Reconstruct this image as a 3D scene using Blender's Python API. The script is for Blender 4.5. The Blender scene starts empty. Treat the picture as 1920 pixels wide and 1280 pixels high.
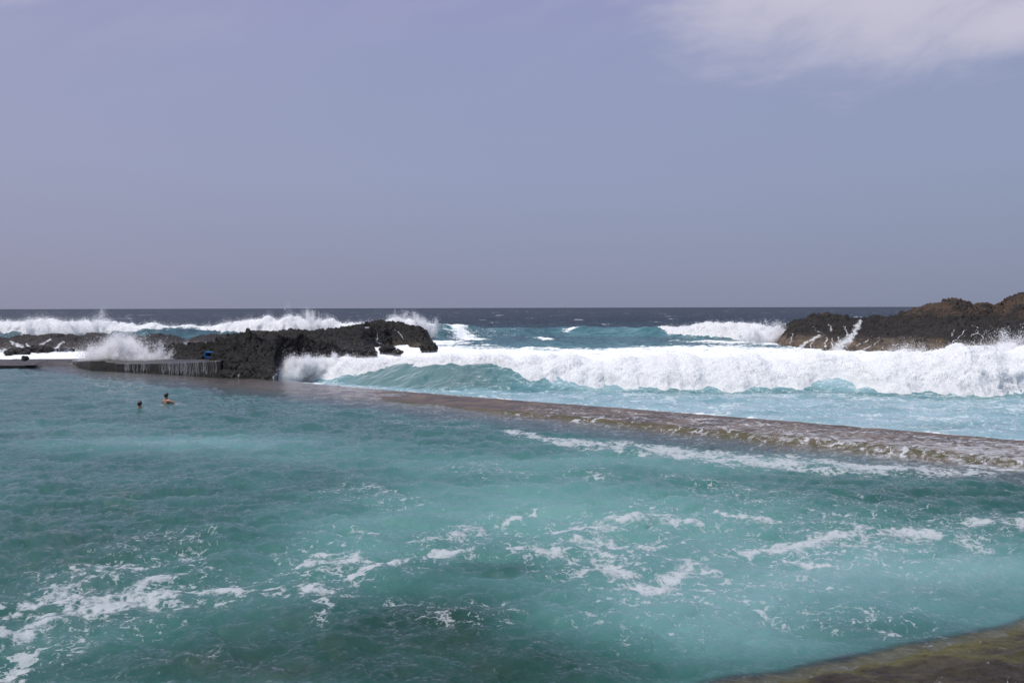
import bpy, math, random
import numpy as np
from mathutils import Matrix, Vector

random.seed(7)
rng = np.random.default_rng(7)
scene = bpy.context.scene
COL = scene.collection

# ------------------------------------------------------------------ camera
CAM_H, FPX, PITCH, ROLL = 4.2, 1500.0, math.radians(2.405), math.radians(-0.149)
camd = bpy.data.cameras.new('camera')
cam = bpy.data.objects.new('camera', camd)
COL.objects.link(cam)
camd.sensor_width = 36.0
camd.lens = 36.0 * FPX / 1920.0
camd.clip_start, camd.clip_end = 0.1, 100000.0
RC = Matrix.Rotation(math.pi / 2 - PITCH, 3, 'X') @ Matrix.Rotation(ROLL, 3, 'Z')
cam.matrix_world = Matrix.Translation((0, 0, CAM_H)) @ RC.to_4x4()
scene.camera = cam

# ------------------------------------------------------------------ light
SUN_EL, SUN_AZ = math.radians(69), math.radians(-104)      # azimuth from +Y, to the left
sund = bpy.data.lights.new('sun', 'SUN')
sund.energy, sund.angle, sund.color = 3.9, math.radians(0.53), (1.0, 0.965, 0.91)
sun = bpy.data.objects.new('sun', sund)
COL.objects.link(sun)
sdir = Vector((math.sin(SUN_AZ) * math.cos(SUN_EL), math.cos(SUN_AZ) * math.cos(SUN_EL), math.sin(SUN_EL)))
sun.rotation_euler = sdir.to_track_quat('Z', 'Y').to_euler()

scene.view_settings.view_transform = 'Standard'
scene.view_settings.look = 'None'
scene.view_settings.exposure = 0.0
scene.view_settings.gamma = 1.0
scene.view_settings.use_curve_mapping = False
scene.cycles.max_bounces = 12
scene.cycles.diffuse_bounces = 10
scene.cycles.transmission_bounces = 10
scene.cycles.transparent_max_bounces = 32
scene.cycles.caustics_reflective = False
scene.cycles.caustics_refractive = False
scene.cycles.use_denoising = True
try:
    scene.cycles.denoiser = 'OPENIMAGEDENOISE'
except Exception:
    pass


def nd(nt, kind, ins=None, **props):
    n = nt.nodes.new(kind)
    for k, v in props.items():
        setattr(n, k, v)
    for k, v in (ins or {}).items():
        s = n.inputs[k]
        if isinstance(v, bpy.types.NodeSocket):
            nt.links.new(v, s)
        else:
            s.default_value = v
    return n


def mth(nt, op, a, b=0.0, c=0.0, clamp=False):
    n = nt.nodes.new('ShaderNodeMath')
    n.operation, n.use_clamp = op, clamp
    for i, v in enumerate((a, b, c)):
        if isinstance(v, bpy.types.NodeSocket):
            nt.links.new(v, n.inputs[i])
        else:
            n.inputs[i].default_value = v
    return n.outputs[0]


def sstep(nt, x, lo, hi):
    n = nt.nodes.new('ShaderNodeMapRange')
    n.interpolation_type = 'SMOOTHSTEP'
    n.clamp = True
    for k, v in (('Value', x), ('From Min', lo), ('From Max', hi)):
        if isinstance(v, bpy.types.NodeSocket):
            nt.links.new(v, n.inputs[k])
        else:
            n.inputs[k].default_value = v
    return n.outputs['Result']


def mixc(nt, f, a, b, blend='MIX'):
    n = nt.nodes.new('ShaderNodeMix')
    n.data_type, n.blend_type = 'RGBA', blend
    for i, v in ((0, f), (6, a), (7, b)):
        if isinstance(v, bpy.types.NodeSocket):
            nt.links.new(v, n.inputs[i])
        else:
            n.inputs[i].default_value = (*v, 1) if i and len(v) == 3 else v
    return n.outputs[2]


def noise(nt, vec, scale, detail=4, rough=0.55, dist=0.0, out='Fac'):
    n = nd(nt, 'ShaderNodeTexNoise', {'Vector': vec, 'Scale': scale, 'Detail': detail, 'Roughness': rough,
                                      'Distortion': dist})
    return n.outputs[out]


def vmap(nt, vec, scale=(1, 1, 1), loc=(0, 0, 0), rot=(0, 0, 0)):
    n = nd(nt, 'ShaderNodeMapping', {'Vector': vec, 'Scale': scale, 'Location': loc, 'Rotation': rot})
    return n.outputs[0]


def warp(nt, vec, scale, amt, detail=2):
    w = noise(nt, vec, scale, detail, out='Color')
    w = nd(nt, 'ShaderNodeVectorMath', {0: w, 1: (0.5, 0.5, 0.5)}, operation='SUBTRACT').outputs[0]
    w = nd(nt, 'ShaderNodeVectorMath', {0: w, 'Scale': amt}, operation='SCALE').outputs[0]
    return nd(nt, 'ShaderNodeVectorMath', {0: vec, 1: w}, operation='ADD').outputs[0]


# ------------------------------------------------------------------ world: hazy lavender sky with thin cloud
world = bpy.data.worlds.new('World')
scene.world = world
world.use_nodes = True
nt = world.node_tree
nt.nodes.clear()
tc = nd(nt, 'ShaderNodeTexCoord').outputs['Generated']
sky = nd(nt, 'ShaderNodeTexSky', sky_type='NISHITA', sun_disc=False, sun_elevation=SUN_EL,
         sun_rotation=SUN_AZ, altitude=0, air_density=1.0, dust_density=3.0, ozone_density=3.0).outputs[0]
sep = nd(nt, 'ShaderNodeSeparateXYZ', {0: tc})
X, Y, Z = sep.outputs
ramp = nt.nodes.new('ShaderNodeValToRGB')
el = ramp.color_ramp.elements
SK = 10.0                                     # colours below are for the strength of 0.1


def lin(c):
    return tuple(((v / 255 + 0.055) / 1.055) ** 2.4 if v > 10 else v / 255 / 12.92 for v in c)


stops = [(0.0, (138, 144, 168)), (0.05, (143, 149, 175)), (0.16, (149, 158, 188)), (0.30, (149, 157, 192)),
         (0.40, (150, 153, 194)), (0.75, (140, 152, 196)), (1.0, (135, 150, 198))]
el[0].position, el[0].color = stops[0][0], (*lin(stops[0][1]), 1)
el[1].position, el[1].color = stops[-1][0], (*lin(stops[-1][1]), 1)
for p, c in stops[1:-1]:
    e = el.new(p)
    e.color = (*lin(c), 1)
nt.links.new(mth(nt, 'MAXIMUM', Z, 0.0), ramp.inputs[0])
haze = ramp.outputs[0]
# the left of the sky is a little pinker and lighter than the right
haze = mixc(nt, sstep(nt, X, 0.1, -0.75), haze, (1.12, 1.04, 1.02), 'MULTIPLY')
haze = mixc(nt, sstep(nt, X, 0.1, 0.7), haze, (0.94, 0.985, 0.97), 'MULTIPLY')
yy = mth(nt, 'MAXIMUM', Y, 0.05)
az = mth(nt, 'DIVIDE', X, yy)
ev = mth(nt, 'DIVIDE', Z, yy)


def blob(ca, ce, ra, re, slope=0.0):
    da = mth(nt, 'SUBTRACT', az, ca)
    de = mth(nt, 'SUBTRACT', ev, ce)
    de = mth(nt, 'SUBTRACT', de, mth(nt, 'MULTIPLY', da, slope))
    q = mth(nt, 'ADD', mth(nt, 'POWER', mth(nt, 'ABSOLUTE', mth(nt, 'DIVIDE', da, ra)), 2.0),
            mth(nt, 'POWER', mth(nt, 'ABSOLUTE', mth(nt, 'DIVIDE', de, re)), 2.0))
    return mth(nt, 'SUBTRACT', 1.0, mth(nt, 'SQRT', q))


cv = nd(nt, 'ShaderNodeCombineXYZ', {0: az, 1: ev, 2: 0.0}).outputs[0]
cv = vmap(nt, cv, (1, 1, 1), (0, 0, 0), (0, 0, math.radians(-18)))
cvw = warp(nt, cv, 5.0, 0.10)
cn = noise(nt, vmap(nt, cvw, (3.2, 10, 1)), 1.6, 7, 0.6)
cf = noise(nt, vmap(nt, cvw, (2.0, 12, 1), (3, 1, 0)), 1.1, 5, 0.55)
b1 = blob(0.42, 0.425, 0.26, 0.14, 0.0)
b2 = blob(0.68, 0.375, 0.22, 0.055, 0.3)
b3 = blob(0.14, 0.345, 0.16, 0.03, 0.28)
b4 = blob(-0.66, 0.42, 0.2, 0.07, 0.1)
den = mth(nt, 'MAXIMUM', mth(nt, 'MAXIMUM', b1, mth(nt, 'SUBTRACT', b2, 0.15)),
          mth(nt, 'SUBTRACT', b4, 0.42))
den = mth(nt, 'ADD', den, mth(nt, 'MULTIPLY', mth(nt, 'SUBTRACT', cn, 0.5), 1.1))
den = sstep(nt, den, -0.30, 0.55)
thin = mth(nt, 'MULTIPLY', sstep(nt, cf, 0.45, 0.75), sstep(nt, ev, 0.22, 0.40))
den = mth(nt, 'MAXIMUM', mth(nt, 'MULTIPLY', den, 0.95), mth(nt, 'MULTIPLY', thin, 0.12))
hz = mixc(nt, den, haze, lin((200, 197, 214)))
hz = nd(nt, 'ShaderNodeVectorMath', {0: hz, 'Scale': SK}, operation='SCALE').outputs[0]
final = mixc(nt, 0.95, sky, hz)
bg = nd(nt, 'ShaderNodeBackground', {'Color': final, 'Strength': 0.1})
nt.links.new(bg.outputs[0], nd(nt, 'ShaderNodeOutputWorld').inputs[0])

# ------------------------------------------------------------------ helpers: geometry
Rn = np.array(RC)


def P(px, py, z=0.0):
    """ground point at height z seen in the photograph at (px, py)"""
    d = Rn @ np.array([(px - 960) / FPX, -(py - 640) / FPX, -1.0])
    t = (z - CAM_H) / d[2]
    return np.array([d[0] * t, d[1] * t, z])


def PD(px, py, Yd):
    """point at distance Yd in front of the camera"""
    d = Rn @ np.array([(px - 960) / FPX, -(py - 640) / FPX, -1.0])
    t = Yd / d[1]
    return np.array([d[0] * t, Yd, CAM_H + d[2] * t])


_perm = np.random.default_rng(3).permutation(256)
_perm = np.concatenate([_perm, _perm, _perm]).astype(np.int64)
_g = np.random.default_rng(4).normal(size=(256, 3))
_g = (_g / np.linalg.norm(_g, axis=1)[:, None] * 1.5).astype(np.float32)


def perlin(x, y, z):
    x, y, z = np.broadcast_arrays(np.asarray(x, np.float64), y, z)
    sh = x.shape
    x, y, z = x.ravel(), y.ravel(), z.ravel()
    xi, yi, zi = np.floor(x).astype(np.int64), np.floor(y).astype(np.int64), np.floor(z).astype(np.int64)
    xf, yf, zf = (x - xi).astype(np.float32), (y - yi).astype(np.float32), (z - zi).astype(np.float32)
    u, v, w = (t * t * t * (t * (t * 6 - 15) + 10) for t in (xf, yf, zf))
    xi &= 255
    yi &= 255
    zi &= 255
    r = 0
    for dx in (0, 1):
        a = _perm[xi + dx]
        for dy in (0, 1):
            b = _perm[a + yi + dy]
            for dz in (0, 1):
                g = _g[_perm[b + zi + dz]]
                dot = g[:, 0] * (xf - dx) + g[:, 1] * (yf - dy) + g[:, 2] * (zf - dz)
                r = r + dot * (u if dx else 1 - u) * (v if dy else 1 - v) * (w if dz else 1 - w)
    return r.reshape(sh)


def fbm(x, y, z, octv=4, gain=0.5, lac=2.03, mode='n'):
    s, a, n = 0, 1.0, 0
    for i in range(octv):
        p = perlin(x + 17.3 * i, y - 9.1 * i, z + 5.7 * i)
        if mode == 'billow':
            p = np.abs(p) * 2 - 0.5
        elif mode == 'ridge':
            p = 0.5 - np.abs(p) * 2
        s = s + a * p
        n += a
        a *= gain
        x, y, z = x * lac, y * lac, z * lac
    return s / n


def ss(x, lo, hi):
    t = np.clip((x - lo) / (hi - lo), 0, 1)
    return t * t * (3 - 2 * t)


def itp(x, xs, ys):
    return np.interp(x, xs, ys)


def ocean_tile(N, L, peak, direction, seed, chop=0.0, lmin=0.0, spread=2):
    r = np.random.default_rng(seed)
    k1 = np.fft.fftfreq(N, L / N) * 2 * np.pi
    kx, ky = np.meshgrid(k1, k1, indexing='ij')
    k = np.sqrt(kx ** 2 + ky ** 2)
    k[0, 0] = 1
    kp = 2 * np.pi / peak
    c = (kx * math.cos(direction) + ky * math.sin(direction)) / k
    ph = np.exp(-1.0 * (kp / k) ** 2) / k ** 3.6 * np.abs(c) ** spread * np.where(c < 0, 0.15, 1.0)
    ph *= np.exp(-(k * lmin / 6.28) ** 2)
    ph[0, 0] = 0
    h = np.sqrt(ph) * (r.normal(size=(N, N)) + 1j * r.normal(size=(N, N)))
    H = np.fft.ifft2(h).real
    Dx = np.fft.ifft2(-1j * kx / k * h).real
    Dy = np.fft.ifft2(-1j * ky / k * h).real
    s = H.std()
    return (np.stack([H, Dx, Dy], -1) / s).astype(np.float32), L


def tile_at(tile, x, y):
    T, L = tile
    N = T.shape[0]
    fx, fy = x / L * N, y / L * N
    ix, iy = np.floor(fx).astype(np.int64), np.floor(fy).astype(np.int64)
    tx, ty = (fx - ix)[..., None].astype(np.float32), (fy - iy)[..., None].astype(np.float32)
    ix0, iy0, ix1, iy1 = ix % N, iy % N, (ix + 1) % N, (iy + 1) % N
    return (T[ix0, iy0] * (1 - tx) + T[ix1, iy0] * tx) * (1 - ty) + (T[ix0, iy1] * (1 - tx) + T[ix1, iy1] * tx) * ty


def mesh_np(name, v, f, mat=None, parent=None, attrs=None, smooth=True, link=True):
    v = np.ascontiguousarray(v, np.float32).reshape(-1, 3)
    f = np.ascontiguousarray(f, np.int32)
    k = f.shape[1]
    me = bpy.data.meshes.new(name)
    me.vertices.add(len(v))
    me.vertices.foreach_set('co', v.ravel())
    me.loops.add(f.size)
    me.loops.foreach_set('vertex_index', f.ravel())
    me.polygons.add(len(f))
    me.polygons.foreach_set('loop_start', np.arange(0, f.size, k, dtype=np.int32))
    me.polygons.foreach_set('use_smooth', np.full(len(f), smooth))
    for an, av in (attrs or {}).items():
        a = me.attributes.new(an, 'FLOAT', 'POINT')
        a.data.foreach_set('value', np.ascontiguousarray(av, np.float32).ravel())
    me.update()
    me.validate()
    if mat:
        me.materials.append(mat)
    o = bpy.data.objects.new(name, me)
    COL.objects.link(o)
    if parent:
        o.parent = parent
    return o


def grid_faces(nu, nv, keep=None, closed_u=False):
    i = np.arange(nu - (0 if closed_u else 1))[:, None]
    j = np.arange(nv - 1)[None, :]
    i2 = (i + 1) % nu
    f = np.stack([i * nv + j, i2 * nv + j, i2 * nv + j + 1, i * nv + j + 1], -1).reshape(-1, 4)
    if keep is not None:
        kk = keep.ravel()
        f = f[kk[f].all(1)]
    return f


def compact(v, f, attrs):
    used = np.zeros(len(v), bool)
    used[f.ravel()] = True
    m = np.cumsum(used) - 1
    return v[used], m[f], {k: a.ravel()[used] for k, a in attrs.items()}


def tag(o, label=None, cat=None, group=None, kind=None):
    if label:
        o['label'] = label
    if cat:
        o['category'] = cat
    if group:
        o['group'] = group
    if kind:
        o['kind'] = kind
    return o


def empty(name, loc):
    o = bpy.data.objects.new(name, None)
    o.location = loc
    COL.objects.link(o)
    return o


def adopt(child, root):
    child.parent = root
    child.matrix_parent_inverse = Matrix.Translation(-Vector(root.location))
    return child


def capsules(x, y, lists, z=0.0, ys=1.0):
    """distance field of chains of discs (px, py, radius in metres): 1 on the spine, 0 at the radius and falling"""
    best = np.full(x.shape, -9.0, np.float32)
    y = y * ys
    for ch in lists:
        pts = [(p[0], p[1] * ys, r) for p, r in ((P(a, b, z), r) for a, b, r in ch)]
        if len(pts) == 1:
            pts = pts * 2
        for (ax, ay, ar), (bx, by, br) in zip(pts[:-1], pts[1:]):
            m = 4 * max(ar, br)
            sel = (x > min(ax, bx) - m) & (x < max(ax, bx) + m) & (y > min(ay, by) - m) & (y < max(ay, by) + m)
            if not sel.any():
                continue
            xq, yq = x[sel], y[sel]
            dx, dy = bx - ax, by - ay
            l2 = dx * dx + dy * dy + 1e-9
            t = np.clip(((xq - ax) * dx + (yq - ay) * dy) / l2, 0, 1)
            d = np.hypot(xq - ax - t * dx, yq - ay - t * dy) / (ar + (br - ar) * t)
            best[sel] = np.maximum(best[sel], 1 - d)
    return best


def blobs(x, y, lst, z=0.0):
    """soft plumes: (px, py, rx px, ry px, amount)"""
    s = np.zeros(x.shape, np.float32)
    h = CAM_H - z
    for px, py, rx, ry, a in lst:
        c = P(px, py, z)
        mx, my = rx * c[1] / FPX, ry * c[1] ** 2 / (h * FPX)
        s += a * np.exp(-(((x - c[0]) / mx) ** 2 + ((y - c[1]) / my) ** 2))
    return s


# ------------------------------------------------------------------ the layout: the wall between pool and sea
WA, WB = P(520, 711, 0.0)[:2], P(1920, 825, 0.2)[:2]       # sea-side edge of the wall top
wdir = (WB - WA) / np.linalg.norm(WB - WA)
wnor = np.array([-wdir[1], wdir[0]])                       # towards the sea
if wnor[1] < 0:
    wnor = -wnor


def wall_td(x, y):
    rx, ry = x - WA[0], y - WA[1]
    return rx * wdir[0] + ry * wdir[1], -(rx * wnor[0] + ry * wnor[1])   # along, across (0 at sea edge, + to the pool)


def wall_z(t, d):
    h0 = itp(t, [-30, -8, 0, 10, 18, 26, 34, 42, 60], [-0.10, -0.08, -0.05, 0.0, 0.07, 0.16, 0.22, 0.24, 0.26])
    step = itp(t, [-30, 0, 12, 22, 34, 60], [0.03, 0.05, 0.12, 0.20, 0.24, 0.20])
    wob = 0.25 * perlin(t * 0.35, d * 0.0, 3.3)
    dd = d + wob
    z = h0 - 0.03 * np.clip(dd, 0, 3.6) / 3.6 - 0.05 * np.exp(-np.clip(d, 0, 9) / 0.15)
    z = z - step * ss(dd, 3.3, 3.9)
    z = z - np.clip(dd - 3.8, 0, 2.6) * itp(t, [-20, 0, 20, 40], [0.10, 0.12, 0.2, 0.25])
    z = z - np.clip(dd - 6.0, 0, 3) * 1.0
    return z


# near ledge, bottom right
LA, LB = P(1330, 1284, -0.05)[:2], P(1930, 1158, -0.05)[:2]
ldir = (LB - LA) / np.linalg.norm(LB - LA)
lnor = np.array([ldir[1], -ldir[0]])                       # away from the pool (to the camera)


def ledge_sd(x, y):
    rx, ry = x - LA[0], y - LA[1]
    t = rx * ldir[0] + ry * ldir[1]
    d = rx * lnor[0] + ry * lnor[1]
    d = d + 0.07 * perlin(t * 1.1, 0.3, 0.7) + 0.03 * perlin(t * 4, 0.3, 4.7)
    return t, d


def ledge_z(t, d):
    return -0.055 + 0.17 * ss(d, 0.0, 1.0) - 1.6 * ss(-d, 0.0, 0.5) + 0.085 * fbm(t * 1.9, d * 3.4, 1.0, 7, 0.62)


# ------------------------------------------------------------------ materials
def new_mat(name):
    m = bpy.data.materials.new(name)
    m.use_nodes = True
    t = m.node_tree
    t.nodes.clear()
    return m, t


def out(nt, sh, disp=None):
    o = nd(nt, 'ShaderNodeOutputMaterial')
    nt.links.new(sh, o.inputs[0])


def attr(nt, name):
    return nd(nt, 'ShaderNodeAttribute', attribute_name=name).outputs['Fac']


def mixs(nt, f, a, b):
    n = nt.nodes.new('ShaderNodeMixShader')
    for i, v in enumerate((f, a, b)):
        if isinstance(v, bpy.types.NodeSocket):
            nt.links.new(v, n.inputs[i])
        else:
            n.inputs[i].default_value = v
    return n.outputs[0]


def water_body(nt, col, normal, rough, foam, foamcol, alpha=None, foam_normal=None, f_up=0.6, fcap=0.75):
    """turbid water: light scattered back from below, mirror of the sky on top, foam floating on it"""
    geo = nd(nt, 'ShaderNodeNewGeometry')
    upn = nd(nt, 'ShaderNodeMix', {0: f_up, 4: geo.outputs['Normal'], 5: (0, 0, 1)}, data_type='VECTOR').outputs[1]
    dif = nd(nt, 'ShaderNodeBsdfDiffuse', {'Color': col, 'Normal': upn}).outputs[0]
    if alpha is not None:
        dif = mixs(nt, alpha, nd(nt, 'ShaderNodeBsdfTransparent').outputs[0], dif)
    gl = nd(nt, 'ShaderNodeBsdfGlossy', {'Color': (1, 1, 1, 1), 'Roughness': rough, 'Normal': normal}).outputs[0]
    fr = nd(nt, 'ShaderNodeFresnel', {'IOR': 1.333, 'Normal': normal}).outputs[0]
    w = mixs(nt, mth(nt, 'MINIMUM', fr, fcap), dif, gl)
    fd = {'Base Color': foamcol, 'Roughness': 0.6, 'Specular IOR Level': 0.25}
    if foam_normal is not None:
        fd['Normal'] = foam_normal
    fo = nd(nt, 'ShaderNodeBsdfPrincipled', fd).outputs[0]
    return mixs(nt, foam, w, fo)


def lace(nt, vec, scale, wamt, wscale):
    v = warp(nt, vec, wscale, wamt, 3)
    a = nd(nt, 'ShaderNodeTexVoronoi', {'Vector': v, 'Scale': scale, 'Randomness': 1.0},
           feature='DISTANCE_TO_EDGE').outputs['Distance']
    return a


def filaments(nt, pos, thin, fine, k=1.0, wid=1.0):
    """torn threads of foam: level lines of warped noise, broken up by finer noise"""
    best = None
    for sc, wd, off, dt in ((0.75, 0.034, 0.0, 5), (1.5, 0.038, 7.0, 4), (3.1, 0.045, 13.0, 3)):
        v = warp(nt, vmap(nt, pos, (k, k * 1.25, 1), (off, off, 0)), sc * 1.3, 0.55 / sc, 3)
        n = noise(nt, v, sc, dt, 0.58)
        a = mth(nt, 'ABSOLUTE', mth(nt, 'SUBTRACT', n, 0.5))
        br = noise(nt, vmap(nt, pos, (k, k, 1), (off + 3, 1, 0)), sc * 1.7, 4, 0.65)
        w = mth(nt, 'MULTIPLY', sstep(nt, mth(nt, 'ADD', br, mth(nt, 'MULTIPLY', mth(nt, 'SUBTRACT', fine, 0.5), 0.5)), 0.46, 0.72),
                mth(nt, 'MULTIPLY', thin, wd * wid))
        f = sstep(nt, mth(nt, 'SUBTRACT', w, a), -0.006, 0.008)
        f = mth(nt, 'MULTIPLY', f, sstep(nt, w, 0.0, 0.006))
        best = f if best is None else mth(nt, 'MAXIMUM', best, f)
    return best


def make_pool_mat():
    m, nt = new_mat('pool_water')
    pos = nd(nt, 'ShaderNodeTexCoord').outputs['Object']
    turb, dens, thin, dep = attr(nt, 'turb'), attr(nt, 'foam'), attr(nt, 'lace'), attr(nt, 'opac')
    green = attr(nt, 'green')
    tn = noise(nt, vmap(nt, warp(nt, pos, 0.5, 1.2), (0.6, 1.0, 1)), 1.0, 5, 0.6)
    t2 = mth(nt, 'ADD', turb, mth(nt, 'MULTIPLY', mth(nt, 'SUBTRACT', tn, 0.5), 0.34), clamp=True)
    rp = nt.nodes.new('ShaderNodeValToRGB')
    e = rp.color_ramp.elements
    e[0].position, e[0].color = 0.0, (0.010, 0.040, 0.033, 1)
    e[1].position, e[1].color = 1.0, (0.20, 0.305, 0.32, 1)
    for p, c in ((0.3, (0.027, 0.083, 0.081)), (0.55, (0.063, 0.150, 0.152)), (0.8, (0.122, 0.232, 0.242))):
        x = e.new(p)
        x.color = (*c, 1)
    nt.links.new(t2, rp.inputs[0])
    col = mixc(nt, green, rp.outputs[0], (0.84, 1.0, 0.90), 'MULTIPLY')
    # foam: solid patches torn by noise, and lace between
    fine = noise(nt, warp(nt, pos, 2.2, 0.35, 3), 7.0, 7, 0.68)
    ragged = noise(nt, vmap(nt, warp(nt, pos, 0.9, 0.8, 3), (1.3, 1.3, 1)), 1.2, 6, 0.64)
    d1 = mth(nt, 'ADD', dens, mth(nt, 'ADD', mth(nt, 'MULTIPLY', mth(nt, 'SUBTRACT', ragged, 0.5), 3.2),
                                  mth(nt, 'MULTIPLY', mth(nt, 'SUBTRACT', fine, 0.5), 2.4)))
    holes = noise(nt, warp(nt, pos, 5.0, 0.15, 2), 9.0, 4, 0.6)
    f1 = mth(nt, 'MULTIPLY', sstep(nt, d1, 0.08, 0.52), mth(nt, 'ADD', 0.25, mth(nt, 'MULTIPLY', sstep(nt, mth(nt, 'ADD', holes, mth(nt, 'MULTIPLY', d1, 0.12)), 0.40, 0.54), 0.75)))
    f2 = mth(nt, 'MULTIPLY', filaments(nt, pos, thin, fine), sstep(nt, thin, 0.05, 0.5))
    sp = nd(nt, 'ShaderNodeTexVoronoi', {'Vector': warp(nt, pos, 9, 0.12), 'Scale': 11.0, 'Randomness': 1.0}).outputs['Distance']
    pick = noise(nt, pos, 5.3, 3, 0.6)
    f3 = mth(nt, 'MULTIPLY', sstep(nt, mth(nt, 'SUBTRACT', mth(nt, 'MULTIPLY', sstep(nt, pick, 0.52, 0.72), 0.33), sp), 0.0, 0.08),
             sstep(nt, thin, 0.12, 0.6))
    foam = mth(nt, 'MAXIMUM', mth(nt, 'MULTIPLY', f1, 0.92), mth(nt, 'MAXIMUM', mth(nt, 'MULTIPLY', f2, 0.75), mth(nt, 'MULTIPLY', f3, 0.5)))
    foam = mth(nt, 'MULTIPLY', foam, mth(nt, 'ADD', 0.72, mth(nt, 'MULTIPLY', noise(nt, pos, 22, 3, 0.7), 0.45)), clamp=True)
    b1 = noise(nt, vmap(nt, warp(nt, pos, 1.5, 0.3), (0.8, 1.6, 1)), 5.0, 7, 0.68)
    bn = nd(nt, 'ShaderNodeBump', {'Height': b1, 'Strength': 0.8, 'Distance': 0.05})
    fbmp = nd(nt, 'ShaderNodeBump', {'Height': mth(nt, 'ADD', fine, mth(nt, 'MULTIPLY', foam, 0.7)), 'Strength': 0.5, 'Distance': 0.05})
    fc = mixc(nt, noise(nt, pos, 30, 3, 0.7), (0.30, 0.35, 0.37), (0.50, 0.51, 0.52))
    out(nt, water_body(nt, col, bn.outputs[0], 0.05, foam, fc, dep, fbmp.outputs[0]))
    return m


def make_sea_mat():
    m, nt = new_mat('sea_water')
    pos = nd(nt, 'ShaderNodeTexCoord').outputs['Object']
    teal, dens, thin, rough = attr(nt, 'teal'), attr(nt, 'foam'), attr(nt, 'lace'), attr(nt, 'rough')
    tn = noise(nt, vmap(nt, warp(nt, pos, 0.25, 2.0), (0.25, 0.6, 1)), 1.0, 5, 0.6)
    t2 = mth(nt, 'ADD', teal, mth(nt, 'MULTIPLY', mth(nt, 'SUBTRACT', tn, 0.5),
                                  mth(nt, 'MULTIPLY', sstep(nt, teal, 0.0, 0.3), mth(nt, 'SUBTRACT', 0.85, mth(nt, 'MULTIPLY', attr(nt, 'face'), 0.75)))), clamp=True)
    rp = nt.nodes.new('ShaderNodeValToRGB')
    e = rp.color_ramp.elements
    e[0].position, e[0].color = 0.0, (0.010, 0.020, 0.036, 1)
    e[1].position, e[1].color = 1.0, (0.27, 0.385, 0.425, 1)
    for p, c in ((0.3, (0.020, 0.060, 0.074)), (0.55, (0.040, 0.130, 0.140)), (0.8, (0.15, 0.275, 0.30))):
        x = e.new(p)
        x.color = (*c, 1)
    nt.links.new(t2, rp.inputs[0])
    # foam pulled into streaks along the waves
    wp = warp(nt, pos, 0.5, 1.2, 3)
    st = noise(nt, vmap(nt, wp, (0.36, 0.75, 1)), 1.3, 7, 0.66)
    fine = noise(nt, warp(nt, pos, 1.2, 0.6, 3), 2.6, 6, 0.7)
    d1 = mth(nt, 'ADD', dens, mth(nt, 'ADD', mth(nt, 'MULTIPLY', mth(nt, 'SUBTRACT', st, 0.5), 2.2),
                                  mth(nt, 'MULTIPLY', mth(nt, 'SUBTRACT', fine, 0.5), 1.2)))
    f1 = sstep(nt, d1, 0.35, 0.85)
    f2 = mth(nt, 'MULTIPLY', filaments(nt, pos, thin, fine, 0.42, 1.2), sstep(nt, thin, 0.03, 0.4))
    # scattered whitecaps far out
    wc = noise(nt, vmap(nt, pos, (0.035, 0.11, 1)), 1.0, 4, 0.6)
    wc2 = noise(nt, vmap(nt, pos, (0.12, 0.4, 1)), 1.0, 3, 0.6)
    f3 = mth(nt, 'MULTIPLY', mth(nt, 'MULTIPLY', sstep(nt, wc, 0.63, 0.67), sstep(nt, wc2, 0.53, 0.6)), attr(nt, 'caps'))
    foam = mth(nt, 'MAXIMUM', f1, mth(nt, 'MAXIMUM', mth(nt, 'MULTIPLY', f2, 0.38), f3))
    b1 = noise(nt, vmap(nt, warp(nt, pos, 0.7, 0.5), (0.7, 1.5, 1)), 1.6, 6, 0.62)
    b2 = noise(nt, vmap(nt, pos, (0.10, 0.30, 1)), 1.0, 6, 0.7)
    far = attr(nt, 'caps')
    hgt = mth(nt, 'ADD', mth(nt, 'MULTIPLY', b1, mth(nt, 'SUBTRACT', 0.065, mth(nt, 'MULTIPLY', attr(nt, 'face'), 0.035))), mth(nt, 'MULTIPLY', mth(nt, 'MULTIPLY', b2, far), 2.6))
    bn = nd(nt, 'ShaderNodeBump', {'Height': hgt, 'Strength': 0.8, 'Distance': 1.0})
    fb = nd(nt, 'ShaderNodeBump', {'Height': mth(nt, 'ADD', mth(nt, 'MULTIPLY', fine, 0.4), mth(nt, 'MULTIPLY', st, 0.5)),
                                   'Strength': 0.6, 'Distance': 0.5})
    fc = mixc(nt, fine, (0.70, 0.76, 0.77), (0.88, 0.88, 0.88))
    out(nt, water_body(nt, rp.outputs[0], bn.outputs[0], rough, foam, fc, None, fb.outputs[0], 0.45, attr(nt, 'mirror')))
    return m


def make_foam_mat(name, trans=0.35):
    m, nt = new_mat(name)
    pos = nd(nt, 'ShaderNodeTexCoord').outputs['Object']
    n1 = noise(nt, warp(nt, pos, 1.0, 0.5), 3.0, 6, 0.7)
    c = mixc(nt, sstep(nt, n1, 0.28, 0.5), (0.82, 0.87, 0.88), (0.90, 0.90, 0.90))
    bp = nd(nt, 'ShaderNodeBump', {'Height': noise(nt, pos, 6, 6, 0.75), 'Strength': 0.22, 'Distance': 0.10})
    up = nd(nt, 'ShaderNodeMix', {0: 0.22, 4: bp.outputs[0], 5: (0, 0, 1)}, data_type='VECTOR').outputs[1]
    d = nd(nt, 'ShaderNodeBsdfDiffuse', {'Color': c, 'Normal': up}).outputs[0]
    t = nd(nt, 'ShaderNodeBsdfTranslucent', {'Color': c, 'Normal': bp.outputs[0]}).outputs[0]
    out(nt, mixs(nt, trans, d, t))
    return m


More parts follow.
